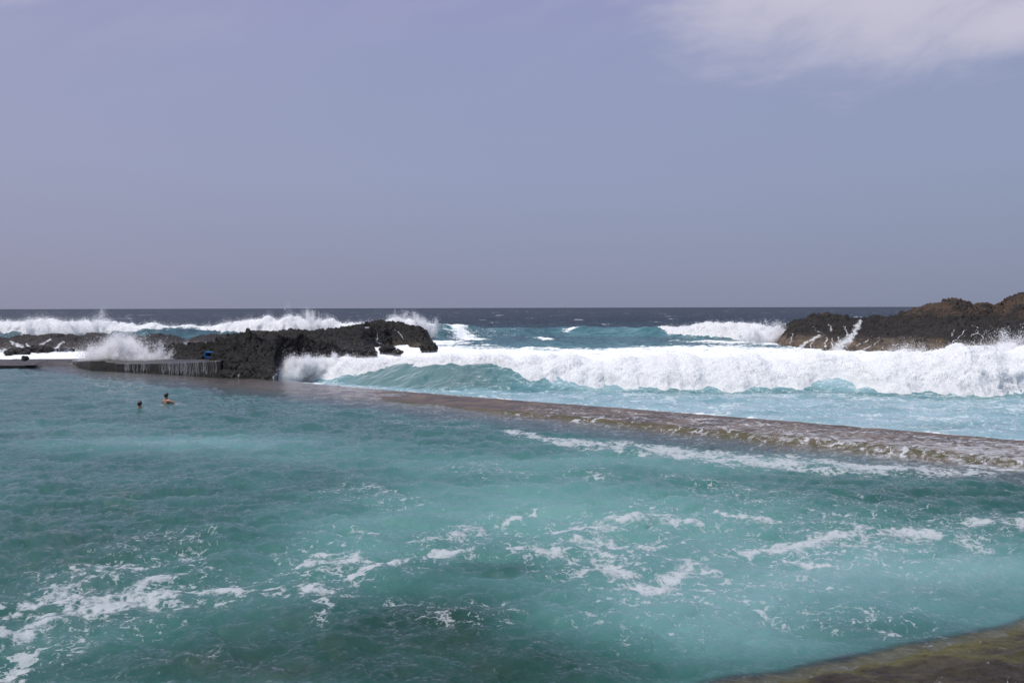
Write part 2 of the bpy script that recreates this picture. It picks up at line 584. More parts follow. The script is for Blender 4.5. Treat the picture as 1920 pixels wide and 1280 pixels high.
def make_rock_mat(name, dark, mid, tan, tan_lo, tan_hi, ochre=None, rough=0.75, warm=0.0):
    m, nt = new_mat(name)
    pos = nd(nt, 'ShaderNodeTexCoord').outputs['Object']
    n1 = noise(nt, pos, 0.9, 8, 0.7)
    n2 = noise(nt, pos, 5.0, 6, 0.7)
    n3 = noise(nt, pos, 0.35, 3, 0.5)
    c = mixc(nt, sstep(nt, n1, 0.35, 0.68), dark, mid)
    c = mixc(nt, mth(nt, 'MULTIPLY', sstep(nt, n2, 0.5, 0.72), 0.5), c, tuple(v * 2.1 for v in mid))
    z = nd(nt, 'ShaderNodeSeparateXYZ', {0: pos}).outputs[2]
    zz = mth(nt, 'ADD', z, mth(nt, 'MULTIPLY', mth(nt, 'SUBTRACT', n3, 0.5), 1.6))
    # pale, weed-covered band that the waves wash
    low = mth(nt, 'MULTIPLY', sstep(nt, zz, tan_hi, tan_lo), sstep(nt, n1, 0.32, 0.6))
    c = mixc(nt, low, c, tan)
    if ochre:
        c = mixc(nt, mth(nt, 'MULTIPLY', low, sstep(nt, noise(nt, pos, 0.5, 3, 0.5), 0.55, 0.7)), c, ochre)
    if warm:
        up = mth(nt, 'MULTIPLY', sstep(nt, zz, 2.9, 3.9), sstep(nt, noise(nt, pos, 0.6, 5, 0.6), 0.36, 0.6))
        c = mixc(nt, mth(nt, 'MULTIPLY', up, warm), c, (0.105, 0.066, 0.042))
    fm = attr(nt, 'foam')
    fn = noise(nt, warp(nt, pos, 2.0, 0.4), 3.5, 5, 0.7)
    fo = sstep(nt, mth(nt, 'ADD', fm, mth(nt, 'MULTIPLY', mth(nt, 'SUBTRACT', fn, 0.5), 2.6)), 0.45, 0.95)
    c = mixc(nt, mth(nt, 'MULTIPLY', fo, 0.92), c, (0.72, 0.74, 0.76))
    vor = nd(nt, 'ShaderNodeTexVoronoi', {'Vector': warp(nt, pos, 2.0, 0.3), 'Scale': 3.2}).outputs['Distance']
    hgt = mth(nt, 'ADD', mth(nt, 'MULTIPLY', noise(nt, pos, 4.0, 9, 0.75), 0.8), mth(nt, 'MULTIPLY', vor, 0.5))
    bp = nd(nt, 'ShaderNodeBump', {'Height': hgt, 'Strength': 1.0, 'Distance': 0.35})
    r = mth(nt, 'SUBTRACT', rough, mth(nt, 'MULTIPLY', sstep(nt, zz, 1.2, 0.0), 0.25))
    b = nd(nt, 'ShaderNodeBsdfPrincipled', {'Base Color': c, 'Roughness': r, 'Normal': bp.outputs[0], 'Specular IOR Level': 0.4})
    out(nt, b.outputs[0])
    return m


def make_wall_mat(name, film=1.0, olive_amt=1.0, c1=(0.058, 0.043, 0.033), c2=(0.135, 0.100, 0.074), olive=(0.060, 0.052, 0.016), dk=(0.045, 0.036, 0.032), bstr=0.9, bdist=0.06, spec=0.35):
    m, nt = new_mat(name)
    pos = nd(nt, 'ShaderNodeTexCoord').outputs['Object']
    rotp = vmap(nt, pos, (1, 1, 1), (0, 0, 0), (0, 0, -math.atan2(wdir[1], wdir[0])))
    n1 = noise(nt, rotp, 0.8, 7, 0.65)
    n2 = noise(nt, vmap(nt, rotp, (0.5, 1.6, 1)), 2.5, 6, 0.65)
    c = mixc(nt, sstep(nt, n1, 0.35, 0.65), c1, c2)
    c = mixc(nt, mth(nt, 'MULTIPLY', sstep(nt, n2, 0.5, 0.7), 0.6), c, dk)
    ol = mth(nt, 'MULTIPLY', sstep(nt, mth(nt, 'ADD', attr(nt, 'weed'), mth(nt, 'MULTIPLY', mth(nt, 'SUBTRACT', n2, 0.5), 1.5)), 0.4, 0.9), olive_amt)
    c = mixc(nt, ol, c, olive)
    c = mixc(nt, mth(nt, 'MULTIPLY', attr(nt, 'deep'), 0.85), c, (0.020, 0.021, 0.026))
    fm = attr(nt, 'foam')
    w2 = warp(nt, vmap(nt, pos, (0.8, 1.0, 1)), 1.2, 0.9, 3)
    fn = noise(nt, w2, 5.5, 7, 0.70)
    la = lace(nt, vmap(nt, pos, (0.7, 1.2, 1)), 2.4, 0.8, 1.2)
    fo = sstep(nt, mth(nt, 'ADD', mth(nt, 'MULTIPLY', fm, 0.9), mth(nt, 'ADD', mth(nt, 'MULTIPLY', mth(nt, 'SUBTRACT', fn, 0.5), 1.9),
               mth(nt, 'MULTIPLY', mth(nt, 'SUBTRACT', 0.12, la), 0.7))), 0.48, 0.98)
    fo = mth(nt, 'MULTIPLY', fo, 0.52 * film)
    th_ = mth(nt, 'MULTIPLY', sstep(nt, fm, 0.0, 0.8), film, clamp=True)
    fo = mth(nt, 'MAXIMUM', fo, mth(nt, 'MULTIPLY', filaments(nt, pos, th_, fn, 0.8, 0.9), 0.8))
    c = mixc(nt, fo, c, (0.52, 0.54, 0.57))
    bp = nd(nt, 'ShaderNodeBump', {'Height': mth(nt, 'ADD', n2, mth(nt, 'MULTIPLY', fn, 0.6)), 'Strength': bstr, 'Distance': bdist})
    r = mth(nt, 'ADD', 0.32, mth(nt, 'MULTIPLY', n1, 0.35))
    b = nd(nt, 'ShaderNodeBsdfPrincipled', {'Base Color': c, 'Roughness': r, 'Normal': bp.outputs[0], 'Specular IOR Level': spec})
    out(nt, b.outputs[0])
    return m


def make_conc_mat(name, a, b_, rough=0.55, stripes=0.0):
    m, nt = new_mat(name)
    pos = nd(nt, 'ShaderNodeTexCoord').outputs['Object']
    n1 = noise(nt, pos, 1.4, 7, 0.65)
    n2 = noise(nt, vmap(nt, pos, (2.5, 2.5, 0.35)), 2.0, 5, 0.6)
    c = mixc(nt, sstep(nt, n1, 0.35, 0.65), a, b_)
    c = mixc(nt, mth(nt, 'MULTIPLY', sstep(nt, n2, 0.5, 0.7), 0.6), c, tuple(v * 0.4 for v in a))
    bp = nd(nt, 'ShaderNodeBump', {'Height': noise(nt, pos, 6, 8, 0.7), 'Strength': 0.7, 'Distance': 0.06})
    bb = nd(nt, 'ShaderNodeBsdfPrincipled', {'Base Color': c, 'Roughness': rough, 'Normal': bp.outputs[0]})
    out(nt, bb.outputs[0])
    return m


def plain(name, col, rough=0.6):
    m, nt = new_mat(name)
    pos = nd(nt, 'ShaderNodeTexCoord').outputs['Object']
    c = mixc(nt, noise(nt, pos, 14, 4, 0.6), tuple(v * 0.8 for v in col), tuple(min(1, v * 1.15) for v in col))
    out(nt, nd(nt, 'ShaderNodeBsdfPrincipled', {'Base Color': c, 'Roughness': rough}).outputs[0])
    return m


M_POOL, M_SEA = make_pool_mat(), make_sea_mat()


def make_spray_mat():
    """drops pass most light on: part of a clump is clear, the rest scatters"""
    m, nt = new_mat('spray')
    d = nd(nt, 'ShaderNodeBsdfDiffuse', {'Color': (0.97, 0.97, 0.97, 1), 'Normal': (0, 0, 1)}).outputs[0]
    t = nd(nt, 'ShaderNodeBsdfTranslucent', {'Color': (0.97, 0.97, 0.97, 1)}).outputs[0]
    out(nt, mixs(nt, 0.58, mixs(nt, 0.4, d, t), nd(nt, 'ShaderNodeBsdfTransparent').outputs[0]))
    return m


M_FOAM, M_SPRAY = make_foam_mat('foam'), make_spray_mat()
M_ROCK = make_rock_mat('lava_rock', (0.0055, 0.005, 0.005), (0.022, 0.0185, 0.017), (0.10, 0.075, 0.05), -0.7, 0.3)
M_ROCKR = make_rock_mat('brown_lava_rock', (0.010, 0.009, 0.009), (0.036, 0.030, 0.027), (0.16, 0.12, 0.083), 0.1, 1.1,
                        (0.28, 0.17, 0.05), 0.8, 0.8)
M_ROCKW = make_rock_mat('washed_rock', (0.022, 0.02, 0.022), (0.06, 0.052, 0.05), (0.10, 0.08, 0.07), -0.2, 0.8)
M_WALL = make_wall_mat('wet_wall')
M_LEDGE = make_wall_mat('weedy_ledge', 0.8, 1.0, (0.013, 0.009, 0.005), (0.060, 0.043, 0.018), (0.100, 0.088, 0.018), (0.007, 0.005, 0.004), 1.0, 0.22, 0.5)
M_DAM = make_conc_mat('dark_wet_concrete', (0.020, 0.019, 0.014), (0.040, 0.036, 0.024), 0.4)
M_SLAB = make_conc_mat('worn_concrete', (0.026, 0.021, 0.018), (0.062, 0.050, 0.040), 0.5)

# ------------------------------------------------------------------ the sea surface
SEA0 = -0.55
BX = [-60, -20, -15, -10, -5, 0, 5, 13.5, 18, 21, 25, 30, 45]
BY = [55, 54, 53, 50.6, 48.0, 47.2, 47.2, 46.0, 46.2, 43.6, 43.4, 43.8, 44.5]
AXv = [-60, -22, -16, -12, -7, -3, 0, 6, 14, 20, 24, 32, 45]
AYv = [0.0, 0.0, 0.4, 0.85, 1.25, 1.4, 1.2, 1.1, 1.15, 1.25, 1.38, 1.42, 1.42]
FBX = [-140, -90, -60, -40, -25, -14, -9, -4, 4, 20, 40, 80]
FBY = [128, 126, 122, 120, 120, 122, 126, 132, 140, 132, 112, 110]
FAX = [-140, -90, -60, -40, -25, -14, -10, -4, 5, 14, 22, 34, 45, 80]
FAY = [1.2, 1.5, 1.7, 1.9, 1.9, 2.1, 1.8, 1.1, 0.9, 1.1, 1.25, 1.2, 0.4, 0]

T_BIG = ocean_tile(512, 173.0, 22.0, math.radians(-100), 11)
T_MID = ocean_tile(512, 41.0, 4.5, math.radians(-80), 12)
T_SML = ocean_tile(512, 13.0, 1.3, math.radians(-95), 13)


def wavef(x, y, bx, by, ax, ay, front, back):
    B = itp(x, bx, by) + 0.5 * perlin(x * 0.25, 0.5, 2.2) + 0.25 * perlin(x * 0.8, 0.5, 7.2)
    A = itp(x, ax, ay) * (1 + 0.22 * perlin(x * 0.22, 4.1, 1.7) + 0.10 * perlin(x * 0.7, 4.1, 6.7))
    d = y - B
    g = np.where(d < front, ss(d, 0, front) ** 0.9, np.exp(-(np.clip(d - front, 0, None) / back) ** 1.15))
    g = g - 0.16 * np.exp(-((d + 1.2) / 1.6) ** 2)
    return A * g, d, A


def dam_y(x):
    return itp(x, [-90, -36, -32, -30, -25, -18, -17.4], [60, 60, 59, 56.6, 52.8, 48.6, 48.2])


def sea_base(x, y):
    w1, d1, a1 = wavef(x, y, BX, BY, AXv, AYv, 3.5, 11.0)
    w2, d2, a2 = wavef(x, y, FBX, FBY, FAX, FAY, 7.0, 16.0)
    # water piled up behind the low platform on the left
    pile = 0.98 * ss(-x, 15.5, 20) * ss(y - dam_y(x), 1.2, 4.6) * (1 - ss(y, 66, 86))
    return SEA0 + w1 + w2 + pile


def sea_z(x, y):
    r = np.hypot(x, y)
    near = np.clip(1 - np.abs(y - 48) / 8, 0, 1)
    z = sea_base(x, y)
    z = z + 0.20 * tile_at(T_BIG, x, y)[..., 0] * ss(r, 60, 200) * (1 - 0.5 * ss(r, 800, 3000))
    z = z + tile_at(T_MID, x, y)[..., 0] * (0.055 + 0.07 * ss(r, 60, 160)) * (1 - ss(r, 350, 900))
    z = z + tile_at(T_SML, x, y)[..., 0] * 0.02 * (1 - ss(r, 90, 200))
    return z


def build_sea():
    rows = [np.arange(17, 38, 0.14), np.arange(38, 56, 0.09), np.arange(56, 80, 0.2), np.arange(80, 105, 0.32)]
    r = 105.0
    more = []
    while r < 400:
        more.append(r)
        r += 0.5 * (r / 105) ** 1.7
    while r < 60000:
        more.append(r)
        r *= 1.028
    R = np.concatenate(rows + [np.array(more), [80000.0]])
    A = np.radians(np.concatenate([np.linspace(-75, -38, 60, endpoint=False), np.linspace(-38, 38, 1350), np.linspace(38.6, 75, 60)]))
    rr, aa = np.meshgrid(R, A, indexing='ij')
    x, y = rr * np.sin(aa), rr * np.cos(aa)
    z = sea_z(x, y)
    t, d = wall_td(x, y)
    keep = (d < 0.6) | ((x < -17.5) & (y > dam_y(x) + 0.3))
    r = rr
    w1, d1, a1 = wavef(x, y, BX, BY, AXv, AYv, 3.5, 11.0)
    w2, d2, a2 = wavef(x, y, FBX, FBY, FAX, FAY, 7.0, 16.0)
    n = fbm(x * 0.06, y * 0.12, 0.3, 4)
    teal = 0.80 * (1 - ss(r, 60, 130)) + 0.10
    teal = teal * (1 - ss(r, 125 + 90 * n, 330 + 160 * n))
    teal = np.where(r < 75, np.maximum(teal, 0.68 + 0.35 * n), teal)
    teal = teal + 0.24 * np.exp(-((d2 - 6) / 14) ** 2) * ss(a2, 0.3, 1.2)
    teal = teal + blobs(x, y, [(1150, 628, 260, 14, 0.25), (1000, 640, 300, 10, 0.1), (50, 620, 120, 10, 0.3)], SEA0) * (r > 85)
    # thick clear water in the unbroken face of the front wave
    face = ss(d1, -0.8, 0.6) * (1 - ss(d1, 3.5, 4.7)) * ss(-x, -4, 3) * ss(x, -13, -9)
    teal = teal * (1 - face) + face * (0.44 + 0.2 * n)
    teal = teal - 0.25 * np.exp(-((d1 + 0.3) / 1.0) ** 2) * ss(x, -3, 3)
    teal = np.clip(teal, 0, 1)
    # foam
    foam = np.full(x.shape, -1.0, np.float32)
    back = ss(d1, 3.1, 4.1) * (1 - ss(y, itp(x, [-15, 5, 25], [95, 86, 86]) + 8 * n, itp(x, [-15, 5, 25], [118, 106, 114]) + 10 * n)) * np.where(y > 58, ss(x, -24, -17), ss(x, -17, -11))
    foam = np.maximum(foam, back * 2.0 - 1.0)
    lp = ss(-x, 15.5, 18) * ss(y - dam_y(x), 0, 1) * (1 - ss(y, 84, 116))
    foam = np.maximum(foam, lp * 2.1 - 1.0)
    fp = [[(1280, 628, 4), (1340, 625, 7), (1420, 628, 8), (1480, 632, 8)], [(1330, 640, 6), (1480, 645, 8)],
          [(830, 640, 5), (800, 645, 9)], [(1000, 633, 1.4), (1030, 637, 1.2)], [(1065, 627, 1.6), (1085, 626, 1.0)],
          [(840, 628, 3), (890, 636, 3)]]
    foam = np.maximum(foam, capsules(x, y, fp, SEA0) * 0.9 + 0.2)
    foam = np.maximum(foam, (ss(d2, 3, 6) * (1 - ss(d2, 9, 22)) * ss(-x, 10, 13)) * 1.7 - 1.0)
    seam = [[(680, 728, 0.5), (760, 735, 0.9), (860, 746, 0.4)], [(900, 742, 0.4), (1000, 760, 0.7), (1100, 772, 0.6)],
            [(1150, 766, 0.5), (1300, 778, 0.8), (1500, 800, 0.9), (1600, 800, 0.5)], [(1750, 815, 0.6), (1920, 828, 0.8)],
            [(520, 712, 0.8), (600, 716, 0.4)]]
    foam = np.maximum(foam, capsules(x, y, seam, SEA0) * 1.0)
    lac = np.clip(0.55 * (1 - ss(r, 70, 110)) + 0.25 * n, 0, 1) * (1 - face * (1 - 0.7 * ss(x, -6, -2)))
    lac = np.maximum(lac, 0.9 * np.exp(-((d2 - 3) / 10) ** 2) * ss(-x, -8, 4) * (x > -30) * 0.7)
    rough = itp(r, [20, 60, 150, 400, 2000], [0.10, 0.14, 0.22, 0.34, 0.40])
    rough = np.maximum(rough, 0.62 * face)
    caps = ss(r, 110, 240)
    v = np.stack([x, y, z], -1).reshape(-1, 3)
    f = grid_faces(*x.shape, keep)
    v, f, at = compact(v, f, {'teal': teal, 'foam': foam, 'lace': lac, 'rough': rough, 'caps': caps, 'face': face, 'mirror': itp(r, [20, 60, 120, 300, 2000], [0.7, 0.5, 0.30, 0.17, 0.12])})
    tag(mesh_np('sea', v, f[:, ::-1], M_SEA, None, at), kind='structure')


build_sea()

# sea bed and pool floor
v = np.array([[-400, -30, -4], [400, -30, -4], [400, 500, -6], [-400, 500, -6]], float)
tag(mesh_np('sea_bed', v, np.array([[0, 1, 2, 3]]), M_DAM), kind='structure')


# ------------------------------------------------------------------ the pool surface
P_LONG = ocean_tile(256, 43.0, 5.0, math.radians(-70), 21)
P_MID = ocean_tile(512, 19.0, 1.5, math.radians(-100), 22)
P_SML = ocean_tile(512, 6.1, 0.42, math.radians(-85), 23)
POOL_FOAM = [
    [(105, 1112, .28), (160, 1112, .5), (215, 1122, .28), (250, 1130, .16), (305, 1120, .26), (330, 1114, .12)],
    [(255, 1106, .12), (300, 1085, .15), (360, 1072, .08)],
    [(0, 1192, .18), (60, 1182, .28), (120, 1162, .3), (190, 1145, .18)],
    [(0, 1165, .1), (60, 1140, .12), (90, 1128, .12)],
    [(0, 1262, .22), (40, 1242, .14)],
    [(560, 1055, .10), (610, 1048, .30), (690, 1056, .10)], [(575, 1108, .10), (620, 1106, .18)],
    [(340, 1106, .06), (450, 1106, .10), (500, 1112, .1), (560, 1092, .08)], [(640, 1082, .06), (760, 1052, .12), (860, 1030, .12), (900, 1032, .1)],
    [(790, 1012, .10), (880, 996, .18), (950, 978, .16), (1000, 958, .08)],
    [(1055, 1000, .14), (1150, 985, .22), (1220, 962, .22), (1265, 975, .26), (1310, 985, .08)],
    [(960, 1030, .1), (1040, 1035, .16), (1075, 1058, .14), (1120, 1055, .1)], [(1060, 1020, .1), (1170, 1025, .16), (1250, 1030, .12)],
    [(1100, 1085, .12), (1140, 1050, .2), (1150, 1075, .2), (1190, 1092, .36), (1245, 1098, .22), (1300, 1065, .26), (1340, 1074, .10)],
    [(1395, 1030, .16), (1470, 1032, .2), (1520, 1015, .26), (1600, 1008, .4), (1640, 1000, .3), (1720, 996, .2), (1800, 1002, .14)],
    [(1830, 978, .2), (1880, 985, .16), (1920, 985, .2)],
    [(1360, 968, .12), (1450, 978, .12)], [(1470, 1050, .06), (1570, 1065, .07)],
]
POOL_LACE = [
    [(0, 1150, .8), (250, 1120, 1.3), (500, 1100, 1.1), (700, 1060, 1.3), (900, 1020, 1.6), (1100, 1010, 2), (1300, 1010, 2)],
    [(1050, 1080, .9), (1250, 1100, 1.3), (1400, 1100, 1.0), (1500, 1060, 1.5), (1700, 1020, 2), (1920, 990, 2)],
    [(0, 1270, 1.0), (150, 1250, .7), (330, 1250, .6)], [(780, 1140, .9), (920, 1150, .8)],
    [(1250, 900, 1.5), (1450, 940, 2.0), (1700, 960, 2)], [(1100, 890, 1.2), (900, 880, 2.0)],
    [(1300, 1140, 1.0), (1600, 1130, 1.5), (1700, 1180, .8)], [(650, 920, 1.2), (760, 940, 1.0)],
    [(720, 790, 1.2), (860, 800, 1.4)], [(255, 762, .5), (335, 757, .6)],
]
WALL_FOAM = [[(955, 806, .35), (1000, 818, .55), (1080, 832, .8), (1180, 840, .9), (1250, 850, 1.0), (1350, 860, 1.15), (1450, 866, 1.2),
              (1550, 872, 1.05), (1650, 880, .95), (1750, 882, .8), (1850, 888, .4)],
             [(1150, 830, .5), (1280, 846, .8), (1420, 858, .8)], [(1820, 872, .3), (1920, 880, .5)]]


def build_pool():
    r = 4.0
    R = []
    while r < 75:
        R.append(r)
        r += 0.011 + 0.0011 * r ** 1.45
    R = np.array(R)
    A = np.radians(np.concatenate([np.linspace(-62, -36, 60, endpoint=False), np.linspace(-36, 36, 1300), np.linspace(36.6, 62, 60)]))
    rr, aa = np.meshgrid(R, A, indexing='ij')
    x, y = rr * np.sin(aa), rr * np.cos(aa)
    t, d = wall_td(x, y)
    lt, ld = ledge_sd(x, y)
    depth = np.where(d < 8, -wall_z(t, d), 3.0)
    ldep = np.where((ld > -0.6) & (lt > -6), -ledge_z(lt, ld), 3.0)
    depth = np.minimum(depth, ldep)
    amp = np.clip(0.22 + depth * 0.7, 0.12, 1.0)
    patch = 0.85 + 0.5 * fbm(x * 0.11, y * 0.16, 0.0, 3)
    a, b, c = tile_at(P_LONG, x, y), tile_at(P_MID, x, y), tile_at(P_SML, x, y)
    ca = 0.040 * amp
    cb = 0.040 * amp * patch * (1 - 0.4 * ss(rr, 25, 50))
    cc = 0.0085 * patch * (1 - ss(rr, 22, 40)) * np.clip(amp * 1.5, 0, 1)
    z = ca * a[..., 0] + cb * b[..., 0] + cc * c[..., 0]
    ch = 0.9
    xd = x + ch * (cb * b[..., 1] + cc * c[..., 1])
    yd = y + ch * (cb * b[..., 2] + cc * c[..., 2])
    wx = x + 0.30 * fbm(x * 0.9, y * 0.6, 3.0, 4, 0.6)
    wy = y + 0.65 * fbm(x * 0.9, y * 0.6, 13.0, 4, 0.6)
    pf = capsules(wx, wy, [[(a_, b_, r_ * 1.55) for a_, b_, r_ in c_] for c_ in POOL_FOAM], 0, 0.5)
    foam = np.maximum(pf * 1.0 - 0.36, capsules(wx, wy, [[(a_, b_, r_ * 1.5) for a_, b_, r_ in c_] for c_ in WALL_FOAM]) * 1.0 - 0.40 + 0.5 * fbm(x * 0.5, y * 0.8, 4.0, 3))
    foam = np.clip(foam, -1.5, 1.5)
    lac = np.clip(capsules(wx, wy, POOL_LACE) * 1.0, 0, 0.62)
    lac = np.maximum(lac, np.clip(1.0 + 0.5 * pf, 0, 1))
    lac = np.maximum(lac, np.clip(capsules(x, y, WALL_FOAM) + 0.5, 0, 1))
    lac = np.clip(lac * (0.75 + 0.9 * fbm(x * 0.7, y * 0.7, 5.0, 3)), 0, 1)
    z = z + 0.03 * ss(foam, 0.2, 0.9) * (0.5 + fbm(x * 2.5, y * 2.5, 9.0, 4, mode='billow'))
    turb = 0.36 + blobs(x, y, [
        (1150, 965, 460, 85, .46), (1650, 1070, 430, 70, .38), (1350, 1130, 300, 70, .10), (1900, 1050, 200, 70, .15), (640, 1020, 150, 60, .22),
        (350, 828, 260, 16, .42), (120, 800, 160, 9, .15), (620, 850, 200, 22, .2), (950, 870, 250, 25, .25), (1300, 1160, 260, 60, .25),
        (1480, 1215, 200, 40, .15), (150, 1200, 160, 40, .12), (900, 930, 300, 30, .12),
        (780, 1170, 170, 60, -.42), (560, 1240, 420, 60, -.38), (1000, 1260, 200, 50, -.36), (950, 1065, 120, 16, -.26),
        (250, 950, 320, 60, -.06), (1750, 925, 420, 22, -.14), (1380, 862, 330, 18, .34), (1060, 828, 120, 12, .2), (120, 1000, 330, 90, -.09), (1250, 900, 200, 12, -.06), (1500, 1240, 200, 35, -.10), (1650, 1180, 180, 30, -.14)])
    turb = np.clip(turb + 0.10 * fbm(x * 0.3, y * 0.4, 2.0, 4), 0.02, 1)
    green = np.clip(1 - blobs(x, y, [(1600, 1120, 500, 110, 0.8), (400, 830, 500, 40, .6)]), 0, 1)
    opac = 1 - np.exp(-np.clip(depth - 0.02, 0, 9) * itp(d, [0, 3.8, 6, 8], [1.8, 1.3, 1.3, 4.5]))
    opac = np.where(ldep < 2.5, np.maximum(1 - np.exp(-np.clip(depth, 0, 9) * 0.7), 0.97 * ss(0.14 - ld, 0.0, 0.2)), opac)
    opac = np.where(depth > 1.2, 1.0, opac)
    ydam = dam_y(x)
    keep = (d > -0.02) & (y < 75) & (ld < 0.6) & ((x > -17.5) | (y < ydam + 1.6))
    # stop at the dam and the left apron
    v = np.stack([xd, yd, z], -1).reshape(-1, 3)
    f = grid_faces(*x.shape, keep)
    v, f, at = compact(v, f, {'turb': turb, 'foam': foam, 'lace': lac, 'green': green, 'opac': opac})
    tag(mesh_np('pool_water', v, f[:, ::-1], M_POOL, None, at), kind='structure')


build_pool()


# ------------------------------------------------------------------ the wall and the near ledge
def build_wall():
    tt = np.linspace(-32, 62, 1500)
    dd = np.concatenate([[-0.02, -0.02, -0.02], np.linspace(0, 6.6, 120), np.linspace(6.7, 9, 10)])
    t, d = np.meshgrid(tt, dd, indexing='ij')
    z = wall_z(t, np.clip(d, 0, None))
    z = z + 0.03 * fbm(t * 0.9, d * 1.4, 3.0, 6, 0.6) + 0.014 * fbm(t * 4, d * 6, 1.0, 4, 0.6)
    z = z - 0.03 * np.exp(-(((t + 300) % 6.0 - 3.0) / 0.07) ** 2) * (d < 4.2)
    z[:, 0], z[:, 1] = -4, -0.5
    x = WA[0] + t * wdir[0] - d * wnor[0] + 0.06 * wnor[0] * perlin(t * 0.8, d, 0.1)
    y = WA[1] + t * wdir[1] - d * wnor[1] + 0.06 * wnor[1] * perlin(t * 0.8, d, 0.1)
    weed = np.exp(-((d - 3.5) / 0.45) ** 2) * 0.75 + 0.35 * fbm(t * 0.3, d * 0.6, 2.0, 3) + 0.25 * np.exp(-((d - 5) / 1.2) ** 2)
    fo = itp(t, [0, 14, 22, 30, 38, 60], [-0.4, 0.0, 0.40, 0.62, 0.85, 0.9]) * itp(d, [0, 0.5, 1.2, 3.3, 4.2, 6.5], [0.35, 0.45, 0.9, 1, 0.75, 0.5])
    fo = fo + 0.35 * fbm(t * 0.25, d * 0.9, 8.0, 3)
    v = np.stack([x, y, z], -1).reshape(-1, 3)
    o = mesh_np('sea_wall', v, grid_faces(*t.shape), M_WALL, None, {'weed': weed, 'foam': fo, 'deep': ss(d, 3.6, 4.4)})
    tag(o, 'long broad brown wet concrete wall dividing the turquoise pool from the surf, awash with foam', 'wall')


build_wall()


def build_ledge():
    tt = np.linspace(-5, 9, 420)
    dd = np.concatenate([np.linspace(-0.55, 3.5, 180), np.linspace(3.6, 7, 30)])
    t, d = np.meshgrid(tt, dd, indexing='ij')
    x = LA[0] + t * ldir[0] + d * lnor[0]
    y = LA[1] + t * ldir[1] + d * lnor[1]
    t2, d2 = ledge_sd(x, y)
    z = ledge_z(t2, d2)
    weed = np.exp(-((d2 + 0.05) / 0.60) ** 2) * 0.9 + 0.34 + 0.8 * fbm(t * 0.8, d * 1.4, 2.0, 4)
    v = np.stack([x, y, z], -1).reshape(-1, 3)
    o = mesh_np('weedy_ledge', v, grid_faces(*t.shape), M_LEDGE, None, {'weed': weed, 'foam': 0.10 + 0.5 * fbm(t * 1.2, d * 2, 4.0, 3) + 0.35 * ss(d2, 0.6, 2.0)})  # foam here: pale flecks put into the colour as white glints on wet weed
    tag(o, 'olive and brown weed-covered stone ledge under shallow water at the pool edge nearest the viewer', 'ledge')


build_ledge()


# ------------------------------------------------------------------ lava rocks
def resample(pts, n):
    pts = np.array(pts, float)
    s = np.concatenate([[0], np.cumsum(np.linalg.norm(np.diff(pts, axis=0), axis=1))])
    q = np.linspace(0, s[-1], n)
    return np.stack([np.interp(q, s, pts[:, i]) for i in range(3)], -1)


def chaikin(pts, n=2):
    pts = np.array(pts, float)
    for _ in range(n):
        a = 0.75 * pts[:-1] + 0.25 * pts[1:]
        b = 0.25 * pts[:-1] + 0.75 * pts[1:]
        m = np.empty((len(a) * 2, 3))
        m[0::2], m[1::2] = a, b
        pts = np.vstack([pts[:1], m, pts[-1:]])
    return pts


def grid_normals(G):
    du = np.gradient(G, axis=0)
    dv = np.gradient(G, axis=1)
    n = np.cross(dv, du)
    return n / (np.linalg.norm(n, axis=2, keepdims=True) + 1e-9)


STREAM_DEFAULT = []


def to_px(v):
    c = (v - np.array([0, 0, CAM_H])) @ Rn
    return 960 + c[..., 0] / -c[..., 2] * FPX, 640 - c[..., 1] / -c[..., 2] * FPX


def worley(x, y, z, seed=0):
    xi, yi, zi = (np.floor(v).astype(np.int64) for v in (x, y, z))
    f1 = np.full(x.shape, 9.0)
    f2 = np.full(x.shape, 9.0)
    cid = np.zeros(x.shape)
    rt = np.random.default_rng(seed + 50).random((256, 4))
    for dx in (-1, 0, 1):
        for dy in (-1, 0, 1):
            for dz in (-1, 0, 1):
                h = _perm[(_perm[(_perm[(xi + dx) & 255] + yi + dy) & 255] + zi + dz) & 255]
                r = rt[h]
                d = np.sqrt((xi + dx + r[..., 0] - x) ** 2 + (yi + dy + r[..., 1] - y) ** 2 + (zi + dz + r[..., 2] - z) ** 2)
                nearer = d < f1
                f2 = np.where(nearer, f1, np.minimum(f2, d))
                cid = np.where(nearer, r[..., 3], cid)
                f1 = np.where(nearer, d, f1)
    return f1, f2, cid


